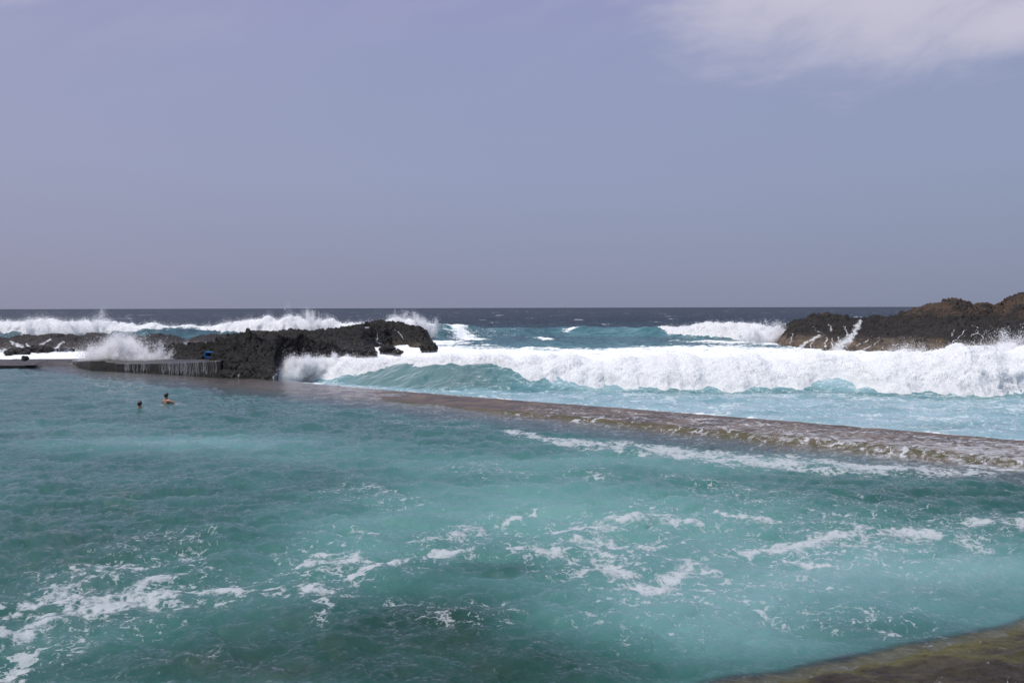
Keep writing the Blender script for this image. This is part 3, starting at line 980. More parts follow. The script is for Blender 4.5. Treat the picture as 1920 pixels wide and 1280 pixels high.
def rock(name, base, crest, mat, nu, nv, back=6.0, amp=0.5, freq=0.5, steep=0.8, seed=0.0, streams=(), label=None, cat='rock', group=None,
         foot_foam=0.0, sharp=0.55, back_z=-1.5):
    """a rock skinned from its waterline over its crest line and down behind"""
    B0, C0 = np.array(base, float), chaikin(crest)
    ub, uc = B0[:, 0] / B0[:, 1], C0[:, 0] / C0[:, 1]
    u = np.linspace(0, 1, nu)
    B = np.stack([np.interp(ub[0] + (ub[-1] - ub[0]) * u, np.maximum.accumulate(ub) + 1e-6 * np.arange(len(ub)), B0[:, i]) for i in range(3)], -1)
    C = np.stack([np.interp(uc[0] + (uc[-1] - uc[0]) * u, np.maximum.accumulate(uc) + 1e-6 * np.arange(len(uc)), C0[:, i]) for i in range(3)], -1)
    D = C + np.array([0, back, 0])
    D[:, 2] = back_z
    D[0], D[-1] = B[0] + [0, 0.3, 0], B[-1] + [0, 0.3, 0]
    nf = int(nv * 0.7)
    vf = np.linspace(0, 1, nf)[None, :, None]
    F = B[:, None] * (1 - vf) + C[:, None] * vf
    zf = B[:, None, 2:] + (C - B)[:, None, 2:] * np.sin(np.clip(vf, 0, 1) ** steep * np.pi / 2)
    F[..., 2:] = zf
    vb = np.linspace(0, 1, nv - nf + 1)[1:][None, :, None]
    K = C[:, None] * (1 - vb) + D[:, None] * vb
    K[..., 2:] = C[:, None, 2:] + (D - C)[:, None, 2:] * (1 - np.cos(vb * np.pi / 2))
    G = np.concatenate([F, K], 1)
    N = grid_normals(G)
    if N[..., 2].mean() < 0:
        N = -N
    x, y, z = (G[..., i] * freq for i in range(3))
    wx = 0.5 * perlin(x * 1.3 + 3, y * 1.3, z * 1.3 + seed)
    n = 0.9 * fbm(x + seed + wx, y - seed, z * 1.2, 2) + sharp * fbm(x * 2.3 + seed, y * 2.3 + wx, z * 2.6, 5, 0.58, mode='ridge') \
        + 0.35 * fbm(x * 4.1, y * 4.1 + seed, z * 5, 5, 0.6, mode='billow')
    qx, qy, qz = G[..., 0] + 0.5 * wx, G[..., 1] - 0.4 * wx, G[..., 2] * 1.3 + 0.5 * wx
    blk = 0
    for sc_, am_ in ((0.55, 0.55), (1.5, 0.34), (3.6, 0.20)):
        f1, f2, cid = worley(qx * sc_ + seed, qy * sc_, qz * sc_ * 1.2, 3)
        blk = blk + am_ * ((cid - 0.5) * ss(f2 - f1, 0.0, 0.12) * 1.3 - 0.30 * np.exp(-(f2 - f1) / 0.06))
    n = 0.8 * n + 0.55 * blk + 0.26 * fbm(G[..., 0] * 3.1, G[..., 1] * 3.1, G[..., 2] * 3.4, 4, 0.65, mode='ridge')
    n = n - n.mean()
    edge = np.minimum(1, np.minimum(np.arange(nu), np.arange(nu)[::-1]) / (nu * 0.04))[:, None]
    e2 = 0.35 + 0.65 * np.sin(np.clip(np.linspace(0, 1, G.shape[1]) / 0.6, 0, 1) * np.pi / 2)[None, :]
    G = G + N * (n * amp * edge * e2)[..., None]
    G = np.concatenate([G[:, :1] + [0, 0.05, -1.3], G], 1)
    N = np.concatenate([N[:, :1], N], 1)
    px, py = to_px(G)
    fo = np.full(px.shape, -0.6, np.float32)
    wpx = px + 4.0 * perlin(G[..., 0] * 1.0, G[..., 1] * 0.7, G[..., 2] * 1.5) + 2.0 * perlin(G[..., 0] * 3, G[..., 1] * 2, G[..., 2] * 4)
    for st in streams:
        for (ax, ay, ar), (bx, by, br) in zip(st[:-1], st[1:]):
            dx, dy = bx - ax, by - ay
            t = np.clip(((wpx - ax) * dx + (py - ay) * dy) / (dx * dx + dy * dy + 1e-6), 0, 1)
            dd = np.hypot(wpx - ax - t * dx, py - ay - t * dy) / (ar + (br - ar) * t)
            q = np.where(N[..., 1] < 0.4, 1.15 - dd * 0.75, -1)
            fo = np.maximum(fo, q)
    if foot_foam:
        fo = np.maximum(fo, foot_foam - (G[..., 2] - B[:, None, 2]) * 1.6)
    f = grid_faces(*px.shape)
    o = mesh_np(name, G.reshape(-1, 3), f, mat, None, {'foam': fo})
    tag(o, label, cat, group)
    return o


def pp(lst, z):
    return [P(a, b, z) for a, b in lst]


# the black cliff on the left, at the end of the wall
rock('rock_outcrop',
     [P(300, 668, .3), P(330, 673, .6), P(375, 672, .8), P(399, 673, .8), P(404, 700, .1), P(412, 709.5, -.1), P(450, 711, -.1), P(515, 713, -.1), P(535, 704, -.6), P(560, 692, -.6), P(620, 688, -.6),
      P(690, 680, -.8)],
     [PD(300, 666, 68), PD(322, 655, 66), PD(360, 651, 62), PD(398, 652, 57), PD(432, 640, 56), PD(470, 637, 57), PD(500, 644, 58), PD(535, 636, 63),
      PD(570, 642, 69), PD(620, 648, 71), PD(660, 657, 76), PD(692, 676, 77)],
     M_ROCK, 620, 300, 8, 1.15, 0.40, 0.5, 1.7,
     label='black jagged lava cliff at the end of the wall, beside the small blue box', streams=[
         [(436, 716, 1.5), (450, 700, .6)], [(505, 712, 2), (520, 700, 2)]], foot_foam=0.3)
# the ridge behind it running out to sea
rock('rock_outcrop',
     [P(440, 668, -.5), P(540, 672, -.6), P(620, 668, -.7), P(680, 664, -.7), P(706, 655, -.7), P(735, 652, -.7), P(770, 654, -.7), P(795, 656, -.8), P(811, 655, -.8)],
     [PD(430, 646, 92), PD(480, 632, 94), PD(530, 627, 95), PD(590, 623, 96), PD(640, 617, 99), PD(690, 608, 104), PD(716, 604, 106), PD(745, 610, 106),
      PD(773, 612, 105), PD(790, 620, 103), PD(802, 636, 100), PD(811, 650, 98)],
     M_ROCK, 640, 260, 10, 0.95, 0.38, 0.7, 5.1, streams=[[(708, 625, .6), (706, 640, .8), (720, 646, 1)], [(740, 618, .8), (752, 628, 1.0), (757, 636, .8)]],
     label='long dark lava ridge running out behind the cliff to a blunt point in the surf', foot_foam=0.5)
# flat shelf rocks between
rock('rock_outcrop', [P(345, 646, -.3), P(420, 645, -.3), P(500, 644, -.3), P(612, 644, -.3), P(640, 641, -.3)],
     [PD(345, 638, 112), PD(370, 633, 112), PD(400, 629, 112), PD(450, 626, 112), PD(490, 622, 112), PD(520, 623, 112), PD(545, 618, 112), PD(600, 621, 112), PD(640, 630, 112)],
     M_ROCK, 320, 70, 5, 0.6, 0.5, 0.8, 8.3, label='low flat dark lava shelf seen between the cliff and the far breakers', foot_foam=0.7)
# washed rocks on the far left
rock('rock_outcrop', [P(-60, 652, .1), P(20, 653, .1), P(90, 655, .1), P(150, 652, .1), P(158, 648, .1)],
     [PD(-60, 640, 92), PD(-10, 637, 92), PD(30, 634, 92), PD(60, 630, 92), PD(85, 626, 92), PD(115, 630, 92), PD(140, 632, 92), PD(158, 640, 93)],
     M_ROCKW, 360, 120, 6, 0.7, 0.4, 0.9, 11.7, label='grey rocks veiled by running foam at the left edge behind the platform', foot_foam=0.5,
     streams=[[(20, 640, 3), (40, 650, 5)], [(95, 636, 2), (75, 648, 4)], [(120, 640, 2), (105, 652, 3)], [(50, 645, 2), (55, 652, 4)]])
rock('rock_outcrop', [P(140, 653, .1), P(165, 658, .1), P(210, 654, .1), P(300, 653, .1), P(335, 650, .1)],
     [PD(140, 646, 90), PD(152, 634, 90), PD(164, 626, 90), PD(190, 625, 90), PD(201, 632, 90), PD(230, 632, 90), PD(265, 632, 90), PD(290, 637, 92),
      PD(335, 644, 93)],
     M_ROCKW, 360, 120, 6, 0.6, 0.45, 0.6, 14.2, label='blocky grey rock rising left of the white splash', foot_foam=0.5)
rock('rock_outcrop', [P(262, 640, -.2), P(300, 642, -.2), P(350, 642, -.2)], [PD(262, 634, 112), PD(285, 627, 112), PD(310, 628, 112), PD(350, 636, 112)],
     M_ROCK, 160, 50, 4, 0.5, 0.6, 0.8, 16.2, label='small low black rock in the foam in front of the far left breaker', foot_foam=0.5)
# the brown headland on the right
rock('rock_outcrop',
     [P(1452, 649, -.7), P(1500, 655, -.7), P(1560, 660, -.7), P(1600, 662, -.7), P(1650, 662, -.7), P(1740, 664, -.7), P(1830, 668, -.7), P(1990, 690, -.7), P(2100, 700, -.7)],
     [PD(1460, 636, 106), PD(1478, 612, 108), PD(1498, 604, 109), PD(1530, 595, 109), PD(1556, 588, 109), PD(1590, 598, 108), PD(1612, 602, 108), PD(1640, 598, 107), PD(1690, 596, 106),
      PD(1730, 579, 104), PD(1782, 562, 102), PD(1815, 570, 101), PD(1832, 580, 100), PD(1846, 568, 100), PD(1868, 576, 99), PD(1884, 577, 98), PD(1896, 562, 97),
      PD(1925, 554, 96), PD(2100, 540, 92)],
     M_ROCKR, 1000, 300, 12, 0.95, 0.36, 0.75, 21.0,
     label='big brown and black lava headland rising above the horizon on the right', foot_foam=0.2, streams=[
         [(1613, 601, 4), (1606, 616, 7), (1592, 636, 9), (1570, 652, 13)], [(1585, 612, 1.4), (1590, 630, 1.8)],
         [(1554, 608, .7), (1560, 612, 1), (1556, 621, 1.2)], [(1525, 612, .5), (1530, 620, .5), (1545, 624, .8)],
         [(1537, 628, 2.4), (1515, 640, 2.4), (1500, 650, 4)], [(1486, 625, 1), (1482, 644, 1.5)], [(1550, 632, 1), (1548, 650, 2)], [(1560, 634, 1), (1562, 652, 2)],
         [(1525, 634, 1), (1520, 652, 1.6)],
         [(1572, 632, 1), (1578, 645, 1.2)], [(1630, 636, .6), (1605, 648, 1)], [(1650, 640, .6), (1620, 655, 1.6)],
         [(1789, 618, .9), (1784, 630, 1)], [(1812, 617, .7), (1800, 630, 1), (1786, 640, 1)], [(1822, 610, .7), (1832, 614, .7), (1834, 624, 1), (1822, 628, .8)],
         [(1834, 625, .8), (1843, 632, 1), (1838, 645, 1)], [(1848, 620, .6), (1842, 630, .8)], [(1820, 640, .8), (1832, 650, 1.2)]])


def boulder(px, py, Yd, size, mat, seed, label, squash=0.75, group=None):
    c = PD(px, py, Yd)
    nu, nv = 64, 40
    th, ph = np.meshgrid(np.linspace(0, 2 * np.pi, nu, endpoint=False), np.linspace(0.02, np.pi - 0.02, nv), indexing='ij')
    d = np.stack([np.cos(th) * np.sin(ph), np.sin(th) * np.sin(ph), np.cos(ph)], -1)
    k = 1 + 0.75 * fbm(d[..., 0] * 1.3 + seed, d[..., 1] * 1.3, d[..., 2] * 1.3, 6, 0.6) + 0.18 * fbm(d[..., 0] * 3 + seed, d[..., 1] * 3, d[..., 2] * 3, 3, mode='ridge')
    G = d * k[..., None] * np.array([size, size, size * squash]) + c
    o = mesh_np('boulder', G.reshape(-1, 3), grid_faces(nu, nv, None, True), mat, None, {'foam': 0.75 - (G[..., 2] - c[2] + size * squash * 0.6) / size * 2.6})
    return tag(o, label, 'boulder', group)


boulder(692, 662, 75, 0.75, M_ROCK, 1.0, 'rounded grey boulder in white foam below the ridge, largest of the loose ones')
boulder(727, 656, 78, 0.8, M_ROCK, 2.4, 'dark lumpy boulder joined to the ridge by foam, just right of the rounded boulder', 0.65)
boulder(745, 661, 77, 0.45, M_ROCK, 3.9, 'small brown boulder awash at the tip of the loose rocks')
boulder(752, 660, 78, 0.22, M_ROCK, 4.9, 'tiny brown rock awash, outermost of the loose rocks')
boulder(803, 652, 85, 0.85, M_ROCK, 5.2, 'round brown boulder at the blunt seaward point of the ridge', 0.8)
boulder(296, 656, 60, 0.72, M_ROCK, 6.6, 'dark round boulder at the right edge of the splash behind the dam')
boulder(32, 661, 66, 0.9, M_ROCKW, 7.3, 'low pointed rock in white water behind the left end of the platform', 0.42)
boulder(72, 657, 70, 1.1, M_ROCKW, 9.1, 'long low washed rock in white water, beside the low pointed one', 0.4)
boulder(47, 672, 57, 0.24, M_ROCKW, 8.2, 'small dark rounded stone perched on the platform edge at far left', 0.8)
boulder(688, 609, 86.5, 0.3, M_ROCK, 12.2, 'small knob of black rock on top of the ridge', 1.1)


# ------------------------------------------------------------------ platform, apron and dam at the far end of the pool
def prism(name, outline, z0, z1, mat, parent=None, div=0.25, bump=0.03):
    """a slab: front line (list of xyz tops), pushed back; made as a fine sheet top + front"""
    pass


def strip(name, top_front, bottom_front, top_back, mat, n=240, parent=None, jag=0.03, seed=0.0):
    a, b, c = resample(bottom_front, n), resample(top_front, n), resample(top_back, n)
    rows = [a + (b - a) * s for s in np.linspace(0, 1, 26)[:, None, None]]
    rows = [q for q in rows] + [b + (c - b) * s for s in np.linspace(0.03, 1, 22)[:, None, None]]
    down = c.copy()
    down[:, 2] = -1.5
    rows.append(down)
    G = np.stack(rows, 1)
    N = grid_normals(G)
    k = fbm(G[..., 0] * 1.2 + seed, G[..., 1] * 1.2, G[..., 2] * 2.5, 5, 0.6)
    G = G + N * (k * jag)[..., None]
    # close the two ends
    o = mesh_np(name, G.reshape(-1, 3), grid_faces(*G.shape[:2]), mat, parent)
    return o


def wpt(px, py, z):
    return P(px, py, z)


dam = empty('overflow_dam', P(300, 700, 0))
tag(dam, 'dark wet concrete dam with thin white trickles down its face, left of the black cliff', 'dam')
dtop = [(128, 678.8, .20), (150, 677.6, .42), (170, 677, .56), (196, 676, .64), (199, 678.5, .55), (216, 679.5, .53), (218, 681.5, .48), (236, 682, .48), (300, 681, .62), (360, 679, .80), (402, 677, .96), (414, 676, 1.0)]
dtopw = [P(a, b, z) for a, b, z in dtop]
# the foot of the dam stands straight below its top
dbot = [np.array([p[0], p[1], -0.8]) + np.array([0, -0.02, 0]) for p in dtopw]
dtopw.append(dtopw[-1] + np.array([0.05, 4.6, 0]))
dbot.append(dbot[-1] + np.array([0.05, 4.6, 0]))
dback = [p + np.array([-0.4, 5.0 if k < len(dtopw) - 1 else 0.5, -0.02]) for k, p in enumerate(dtopw)]
dm = strip('dam_wall', dtopw, dbot, dback, M_DAM, 500, None, 0.05, 2.0)
adopt(dm, dam)
# trickles: thin round-edged ribbons of falling water
tv, tf = [], []
r_ = np.random.default_rng(5)
path = resample(dtopw, 600)
for i in range(150):
    u = r_.choice([r_.uniform(236, 282), r_.uniform(300, 360), r_.uniform(318, 350), r_.uniform(345, 408)])
    k = int(np.argmin(np.abs(to_px(path)[0] - u)))
    p = path[k]
    w = r_.uniform(0.003, 0.016)
    L = p[2] * r_.uniform(0.6, 1.1) + 0.05
    n = 12
    for j in range(n):
        s = j / (n - 1)
        c = np.array([p[0] + 0.03 * math.sin(5 * s + i), p[1] - 0.07 - 0.10 * math.sqrt(s), p[2] + 0.02 - L * s])
        ww = w * (0.5 + 0.8 * s) * (0.7 + 0.5 * r_.random())
        for q in range(5):
            a = q / 5 * 2 * math.pi
            tv.append(c + np.array([math.cos(a) * ww, math.sin(a) * 0.012, 0]))
        if j:
            b0 = len(tv) - 10
            for q in range(5):
                tf.append([b0 + q, b0 + (q + 1) % 5, b0 + 5 + (q + 1) % 5, b0 + 5 + q])
M_TRICKLE, _t = new_mat('trickle')
out(_t, mixs(_t, 0.45, nd(_t, 'ShaderNodeBsdfTransparent').outputs[0],
             nd(_t, 'ShaderNodeBsdfPrincipled', {'Base Color': (0.62, 0.63, 0.64, 1), 'Roughness': 0.3}).outputs[0]))
tr = mesh_np('water_trickles', np.array(tv), np.array(tf), M_TRICKLE)
adopt(tr, dam)
tr['kind'] = 'stuff'

ap = strip('concrete_platform', [P(-120, 685, .20), P(0, 685, .20), P(40, 685, .20), P(64, 684, .22), P(76, 679, .24), P(134, 677.8, .26), P(140, 678.0, .26)],
           [P(-120, 685, .20) - [0, -.1, .4], P(0, 685, .20) - [0, -.1, .4], P(40, 685, .20) - [0, -.1, .4], P(64, 684, .2) - [0, -.05, .4], P(78, 691.5, -.12), P(150, 691.5, -.12), P(172, 693, -.12)],
           [P(-120, 674, .30), P(0, 673.5, .30), P(60, 673, .30), P(134, 672.5, .32), P(150, 672.5, .34), P(165, 673, .36)], M_SLAB, 420, None, 0.12, 4.0)
tag(ap, 'worn brown concrete platform sloping into the pool at the far left', 'platform')


# ------------------------------------------------------------------ breaking waves and splashes
def droplets(c, s):
    """little tetrahedra, one per droplet clump"""
    n = len(c)
    base = np.array([[1, 1, 1], [1, -1, -1], [-1, 1, -1], [-1, -1, 1]], float) * 0.6
    q = rng.normal(size=(n, 4))
    q /= np.linalg.norm(q, axis=1)[:, None]
    w, x, y, z = q.T
    Rm = np.stack([np.stack([1 - 2 * (y * y + z * z), 2 * (x * y - z * w), 2 * (x * z + y * w)], -1),
                   np.stack([2 * (x * y + z * w), 1 - 2 * (x * x + z * z), 2 * (y * z - x * w)], -1),
                   np.stack([2 * (x * z - y * w), 2 * (y * z + x * w), 1 - 2 * (x * x + y * y)], -1)], 1)
    v = np.einsum('nij,kj->nki', Rm, base) * s[:, None, None] + c[:, None, :]
    f = np.array([[0, 1, 2], [0, 3, 1], [0, 2, 3], [1, 3, 2]])[None] + (np.arange(n) * 4)[:, None, None]
    return v.reshape(-1, 3), f.reshape(-1, 3)


def ballistic(org, n, up, out_, spread, tmax, g=9.8, jit=0.15, seed=1, jets=0):
    """throw n droplets from random origins; they leave in jets and sheets, each caught at its own moment of flight"""
    r = np.random.default_rng(seed)
    if not jets:
        o = org[r.integers(0, len(org), n)] + r.normal(size=(n, 3)) * jit
        vel = r.normal(size=(n, 3)) * spread
        ph = perlin(o[:, 0] * 1.3, o[:, 1] * 1.3, seed * 0.37)
        ph2 = perlin(o[:, 0] * 3.9 + 7, o[:, 1] * 3.9, seed * 0.37)
        vel[:, 2] = up * (0.25 + np.abs(r.normal(size=n)) * 0.42) * (1 + 1.1 * ph + 0.7 * ph2)
        vel += np.array(out_) * (0.4 + 0.6 * r.random(n))[:, None]
        t = tmax * r.random(n) ** 0.8
    else:
        jo = org[r.integers(0, len(org), jets)] + r.normal(size=(jets, 3)) * jit * [1, 1, 0.3]
        env = np.clip(1 + 1.4 * perlin(jo[:, 0] * 0.6, jo[:, 1] * 0.3, seed * 0.71) + 1.2 * perlin(jo[:, 0] * 1.9, jo[:, 1] * 0.9, seed * 0.31), 0.12, 1.75)
        jv = r.normal(size=(jets, 3)) * spread * [1, 0.8, 0.2]
        jv[:, 2] += up * (0.35 + 0.65 * r.random(jets)) * env
        jt = tmax * (0.35 + 0.65 * r.random(jets))
        wt = r.random(jets) ** 1.5 * (0.4 + env)
        k = r.choice(jets, n, p=wt / wt.sum())
        u = r.random(n)
        vel = jv[k] * (0.30 + 0.75 * u ** 0.7)[:, None] + r.normal(size=(n, 3)) * (0.22 + 0.75 * r.random((n, 1)) ** 2) * spread
        o = jo[k] + r.normal(size=(n, 3)) * 0.06
        t = jt[k] * (0.75 + 0.25 * r.random(n))
        o[:, 0] += np.array(out_)[0] * t * t          # the wind takes the fine drops
        o[:, 1] += np.array(out_)[1] * t
    p = o + vel * t[:, None]
    p[:, 2] -= 0.5 * g * t * t
    return p, t / tmax


def surf(name, x0, x1, bx, by, ax, ay, qx, qv, thx, thv, front, depth, nu, nv, label, lump=0.8, amp=0.45, ndrop=60000, dsize=0.025, up=2.2, seed=1.0,
         tmax=0.55, cat='breaking wave'):
    """tumbling white water riding on a wave of the sea surface"""
    xs = np.linspace(x0, x1, nu)
    B = itp(xs, bx, by) + 0.5 * perlin(xs * 0.25, 0.5, 2.2) + 0.25 * perlin(xs * 0.8, 0.5, 7.2)
    q = itp(xs, qx, qv) + 0.28 * perlin(xs * 0.45, 1.1, seed) + 0.10 * perlin(xs * 1.3, 2.1, seed) + 0.03 * perlin(xs * 4.0, 3.1, seed)
    th = itp(xs, thx, thv) * (1 + 0.6 * perlin(xs * 0.33, 8.8, seed) + 0.45 * perlin(xs * 0.9, 8.8, seed))
    f0 = B + front * np.clip(q, -0.2, 1.05) - 0.15
    f1 = B + front + depth
    vv = np.linspace(0, 1, nv) ** 1.5
    Yv = f0[:, None] + (f1 - f0)[:, None] * vv[None, :]
    Xv = np.repeat(xs[:, None], nv, 1)
    Zs = sea_z(Xv, Yv)
    shape = np.clip(ss(vv, 0, 0.16) * (1 - ss(vv, 0.45, 1.0)) ** 0.8, 0, 1)[None, :]
    ends = ss(xs, x0, x0 + 0.08 * (x1 - x0)) * (1 - ss(xs, x1 - 0.03 * (x1 - x0), x1))
    th = th * np.clip(ends, 0.05, 1)
    G = np.stack([Xv, Yv, Zs + th[:, None] * shape - 0.06], -1)
    N = grid_normals(G)
    if N[..., 2].mean() < 0:
        N = -N
    Xn, Yn, Zn = G[..., 0] * lump, G[..., 1] * lump, G[..., 2] * lump
    wq = 0.35 * perlin(Xn * 1.7, Yn, Zn + 3)
    b = 0.9 * fbm(Xn * 0.8 + seed + wq, Yn * 0.8, Zn * 0.9 + wq, 7, 0.56, mode='billow') + 1.0 * fbm(Xn * 0.42 + seed, Yn * 0.42, Zn * 0.5, 3, mode='billow')
    sh = (shape ** 0.5) * np.clip(th / th.max(), 0.35, 1)[:, None]
    G = G + N * (b * amp * sh)[..., None]
    root = empty(name, (float((x0 + x1) / 2), float(B.mean()), SEA0))
    tag(root, label, cat)
    bd = mesh_np('foam_roller', G.reshape(-1, 3), grid_faces(nu, nv), M_FOAM)
    adopt(bd, root)
    # spray thrown off it
    wgt = (shape[0] * (0.3 + np.exp(-((vv - 0.2) / 0.2) ** 2)))[None, :] * th[:, None]
    idx = np.random.default_rng(int(seed * 10)).choice(G[..., 0].size, ndrop, p=(wgt / wgt.sum()).ravel())
    org = G.reshape(-1, 3)[idx]
    p, t = ballistic(org, ndrop, up, (0.0, -0.7, 0), 0.5, tmax, seed=int(seed * 7) + 1, jit=0.05)
    s = dsize * np.exp(np.random.default_rng(2).normal(size=ndrop) * 0.45) * (1.1 - 0.6 * t)
    v, f = droplets(p, s)
    sp = mesh_np('spray', v, f, M_SPRAY, smooth=False)
    sp['kind'] = 'stuff'
    adopt(sp, root)
    return root


surf('breaking_wave', -15.5, 46, BX, BY, AXv, AYv,
     [-16, -13.5, -11, -8.5, -6, -3, -1.5, 0, 2.5, 5, 10, 17, 18.3, 19.2, 20.5, 22, 50], [0.0, 0.1, 0.36, 0.56, 0.74, 0.84, 0.8, 0.62, 0.30, 0.15, 0.08, 0.1, 0.25, 0.34, 0.12, 0.05, 0.05],
     [-16, -12, -8, -4, 0, 4, 12, 20, 24, 30, 46], [0.5, 0.45, 0.38, 0.34, 0.45, 0.55, 0.6, 0.65, 0.8, 0.85, 0.85], 3.5, 3.4, 1600, 150,
     'long white tumbling breaker crossing in front of both rocks, just beyond the wall', 0.8, 0.62, 260000, 0.016, 1.8, 1.0)
surf('breaking_wave', -130, -13.0, FBX, FBY, FAX, FAY, [-140, -95, -90, -75, -62, -52, -44, -30, -24, -16, -13], [0.7, 0.6, 0.8, 0.3, 0.6, 0.85, 0.5, 0.3, 0.6, 0.3, 0.3],
     [-130, -92, -84, -70, -60, -50, -40, -34, -28, -22, -13], [0.2, 0.45, 0.9, 1.2, 0.35, 0.15, 0.9, 1.3, 0.6, 0.35, 1.4], 7.0, 7.0, 1300, 70,
     'far white breaker with wind-blown spray along the horizon behind the left rocks', 0.45, 0.9, 200000, 0.032, 2.8, 2.0, 0.7)
surf('breaking_wave', 24.5, 46, FBX, FBY, FAX, FAY, [20, 26, 30, 50], [0.7, 0.3, 0.1, 0.1], [24, 28, 34, 46], [0.35, 0.6, 0.9, 0.9], 7.0, 8.0, 420, 70,
     'white breaker running into the left tip of the brown headland', 0.5, 0.7, 60000, 0.032, 2.3, 3.0, 0.6)


def splash(pts, n, up, out_, spread, tmax, size, label, seed, g=9.8, jit=0.3, jets=120):
    org = resample(pts, 400)
    root = empty('splash', tuple(org.mean(0)))
    tag(root, label, 'splash')
    p, t = ballistic(org, n, up, out_, spread, tmax, g=g, seed=seed, jit=jit, jets=jets)
    s = size * np.exp(np.random.default_rng(seed).normal(size=n) * 0.5) * (1.25 - 0.75 * t)
    ok = p[:, 2] > SEA0
    v, f = droplets(p[ok], s[ok])
    sp = mesh_np('spray', v, f, M_SPRAY, smooth=False)
    sp['kind'] = 'stuff'
    adopt(sp, root)
    return root


splash([PD(180, 670, 60), PD(235, 668, 59), PD(290, 671, 58)], 220000, 3.5, (-0.6, -0.3, 0), 1.4, 0.65, 0.019,
       'wide white burst of spray behind the concrete dam on the left', 31, jit=0.5, jets=420)
splash([PD(530, 706, 51.5), PD(560, 694, 53), PD(640, 684, 55)], 180000, 2.5, (-0.4, -0.2, 0), 0.8, 0.5, 0.017,
       'spray bursting against the right foot of the black cliff', 32, jit=0.4, jets=420)
splash([PD(1680, 690, 49.5), PD(1800, 680, 50.5), PD(1940, 676, 51.5)], 340000, 3.5, (0.4, -0.4, 0), 1.0, 0.7, 0.017,
       'high cloud of spray rising off the breaker in front of the brown headland', 33, jit=0.5, jets=800)
splash([PD(560, 618, 124), PD(640, 618, 124)], 50000, 6.0, (-1.2, 0, 0), 1.2, 0.8, 0.032, 'tall thin plume thrown up by the far breaker behind the ridge', 34, jit=0.8, jets=150)
splash([PD(740, 620, 124), PD(816, 620, 124)], 60000, 5.0, (-0.8, 0, 0), 1.2, 0.75, 0.032, 'plume at the curling right end of the far breaker past the ridge', 35, jit=0.6, jets=170)
splash([PD(1400, 634, 104), PD(1474, 628, 105)], 60000, 4.8, (0.5, 0, 0), 1.2, 0.7, 0.030, 'spray climbing the left tip of the brown headland', 36, jit=0.6, jets=190)
splash([PD(60, 624, 126), PD(195, 622, 125)], 70000, 5.0, (-2.0, 0, 0), 1.2, 0.8, 0.032, 'wind-blown plume on the far breaker above the left rocks', 37, jit=0.8, jets=190)


# ------------------------------------------------------------------ the blue box and the swimmers
def box_bm(sx, sy, sz, loc):
    import bmesh
    bm = bmesh.new()
    bmesh.ops.create_cube(bm, size=1.0)
    for vv in bm.verts:
        vv.co = Vector((vv.co.x * sx + loc[0], vv.co.y * sy + loc[1], vv.co.z * sz + loc[2]))
    bmesh.ops.bevel(bm, geom=bm.edges[:], offset=min(sx, sy, sz) * 0.2, segments=2, affect='EDGES')
    return bm


def obj_bm(name, bms, mat, parent=None):
    import bmesh
    me = bpy.data.meshes.new(name)
    bm = bmesh.new()
    for b in bms:
        tmp = bpy.data.meshes.new('tmp')
        b.to_mesh(tmp)
        bm.from_mesh(tmp)
        bpy.data.meshes.remove(tmp)
    bm.to_mesh(me)
    me.materials.append(mat)
    o = bpy.data.objects.new(name, me)
    COL.objects.link(o)
    if parent:
        o.parent = parent
    return o


c = P(389, 671.5, 0.98)
cr = empty('crate', (c[0], c[1] + 0.5, 0.98))
cr.rotation_euler = (0, 0, math.radians(-12))
tag(cr, 'small bright blue open-fronted box on the dam top against the black cliff', 'box')
M_BLUE, M_BLACK, M_WHITE = plain('blue_plastic', (0.02, 0.16, 0.42), 0.4), plain('black_lining', (0.012, 0.012, 0.013), 0.7), plain('white_cloth', (0.7, 0.7, 0.68), 0.8)
obj_bm('frame', [box_bm(.62, .40, .07, (0, 0, .37)), box_bm(.60, .40, .10, (0, 0, .05)), box_bm(.07, .40, .27, (-.275, 0, .22)), box_bm(.06, .40, .27, (.28, 0, .22))], M_BLUE, cr)
obj_bm('lining', [box_bm(.48, .05, .25, (0, .15, .22))], M_BLACK, cr)
wb = obj_bm('bag', [box_bm(.10, .09, .16, (0, 0, .08)), box_bm(.06, .06, .06, (.01, 0, .18))], M_WHITE)
wb.location = (c[0] + 0.28, c[1] + 0.12, 0.97)
tag(wb, 'tiny white bag lying at the right corner of the blue box', 'bag')

M_SKIN, M_HAIR = plain('tanned_skin', (0.42, 0.21, 0.13), 0.45), plain('dark_hair', (0.010, 0.008, 0.007), 0.45)


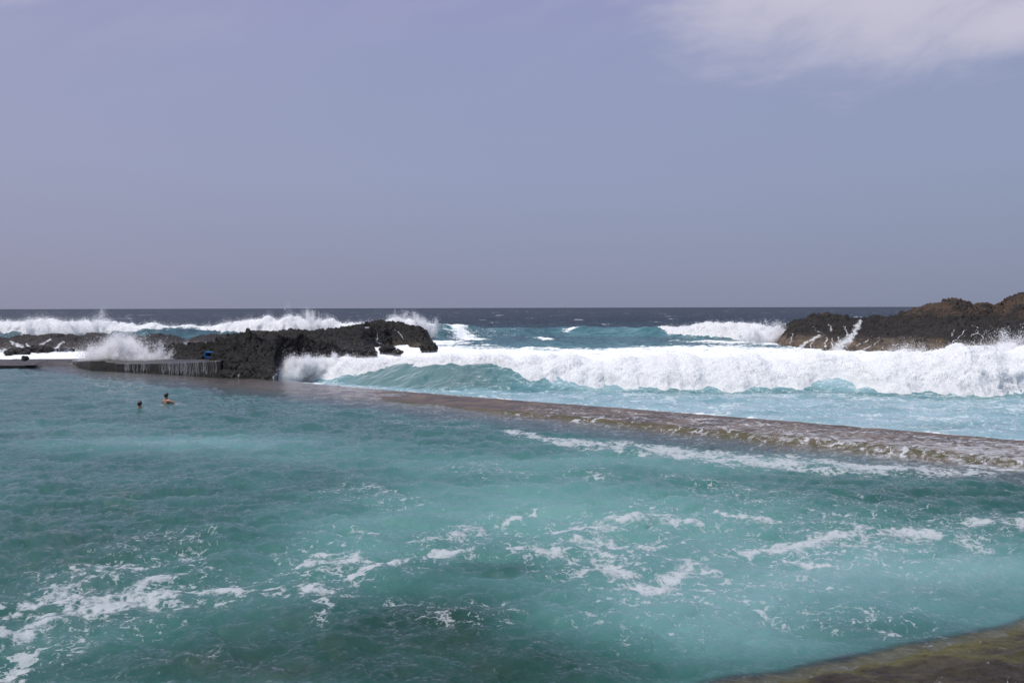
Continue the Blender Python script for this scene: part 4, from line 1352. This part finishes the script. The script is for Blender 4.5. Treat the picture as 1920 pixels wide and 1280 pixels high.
def swimmer(px, py, rise, turn, label, scale=1.0):
    c = P(px, py, 0.0)
    V = {'pelvis': (0, 0, -0.50), 'waist': (0, 0, -0.28), 'chest': (0, 0.01, -0.08), 'upper': (0, 0.01, 0.06), 'neck': (0, 0.0, 0.15), 'throat': (0, 0.015, 0.205),
         'skull': (0, 0.035, 0.285), 'crown': (0, 0.03, 0.345)}
    R = {'pelvis': .14, 'waist': .125, 'chest': .14, 'upper': .10, 'neck': .06, 'throat': .056, 'skull': .083, 'crown': .06}
    E = [('pelvis', 'waist'), ('waist', 'chest'), ('chest', 'upper'), ('upper', 'neck'), ('neck', 'throat'), ('throat', 'skull'), ('skull', 'crown')]
    for s, n in ((-1, 'l'), (1, 'r')):
        V.update({n + 'sh': (s * .17, .0, .055), n + 'el': (s * .33, .16, -.09), n + 'wr': (s * .30, .38, -.10), n + 'ha': (s * .28, .46, -.10),
                  n + 'hip': (s * .10, 0, -.55), n + 'kn': (s * .14, .18, -.92), n + 'an': (s * .14, -.05, -1.28), n + 'to': (s * .14, .06, -1.36)})
        R.update({n + 'sh': .068, n + 'el': .045, n + 'wr': .032, n + 'ha': .03, n + 'hip': .095, n + 'kn': .06, n + 'an': .042, n + 'to': .03})
        E += [('upper', n + 'sh'), (n + 'sh', n + 'el'), (n + 'el', n + 'wr'), (n + 'wr', n + 'ha'), ('pelvis', n + 'hip'), (n + 'hip', n + 'kn'), (n + 'kn', n + 'an'), (n + 'an', n + 'to')]
        # fingers and thumb
        for k, (dx, dl) in enumerate(((-.030, .075), (-.010, .085), (.010, .08), (.030, .065))):
            V[f'{n}f{k}'] = (s * (.28 + dx), .46 + dl, -.115)
            R[f'{n}f{k}'] = .009
            E.append((n + 'ha', f'{n}f{k}'))
        V[n + 'th'] = (s * .235, .475, -.10)
        R[n + 'th'] = .011
        E.append((n + 'ha', n + 'th'))
    # face: nose and ears
    V['nose'] = (0, .125, .27)
    R['nose'] = .014
    V['earl'], V['earr'] = (-.088, .03, .275), (.088, .03, .275)
    R['earl'] = R['earr'] = .016
    E += [('skull', 'nose'), ('skull', 'earl'), ('skull', 'earr')]
    names = list(V)
    me = bpy.data.meshes.new('person')
    me.from_pydata([V[k] for k in names], [(names.index(a), names.index(b)) for a, b in E], [])
    o = bpy.data.objects.new('person', me)
    COL.objects.link(o)
    md = o.modifiers.new('skin', 'SKIN')
    for i, k in enumerate(names):
        me.skin_vertices[0].data[i].radius = (R[k], R[k])
    me.skin_vertices[0].data[0].use_root = True
    o.modifiers.new('sub', 'SUBSURF').levels = 2
    o.modifiers['sub'].render_levels = 2
    me.materials.append(M_SKIN)
    o.location = (c[0], c[1], rise)
    o.rotation_euler = (math.radians(4), 0, math.radians(turn))
    o.scale = (scale,) * 3
    tag(o, label, 'person')
    # short hair cap: back, top and sides of the skull, face left free
    nu, nv = 40, 26
    th, ph = np.meshgrid(np.linspace(0, 2 * np.pi, nu, endpoint=False), np.linspace(0.0, 1.0, nv), indexing='ij')
    lim = 1.0 + 1.15 * (0.5 - 0.5 * np.sin(th)) ** 0.8          # lower at the back (sin = -1)
    ph = ph * lim
    d = np.stack([np.cos(th) * np.sin(ph), np.sin(th) * np.sin(ph), np.cos(ph)], -1)
    k = 1 + 0.05 * fbm(d[..., 0] * 6, d[..., 1] * 6, d[..., 2] * 6, 3)
    G = d * k[..., None] * np.array([.092, .108, .115]) + np.array([0, .03, .295])
    h = mesh_np('hair', G.reshape(-1, 3), grid_faces(nu, nv, None, True), M_HAIR, o)
    return o


swimmer(262, 767, -0.06, -8, 'dark-haired swimmer low in the water, only head and neck showing, left of the pair')
swimmer(312, 754.5, 0.02, -24, 'dark-haired swimmer with bare shoulders above the water, right of the pair', 1.02)
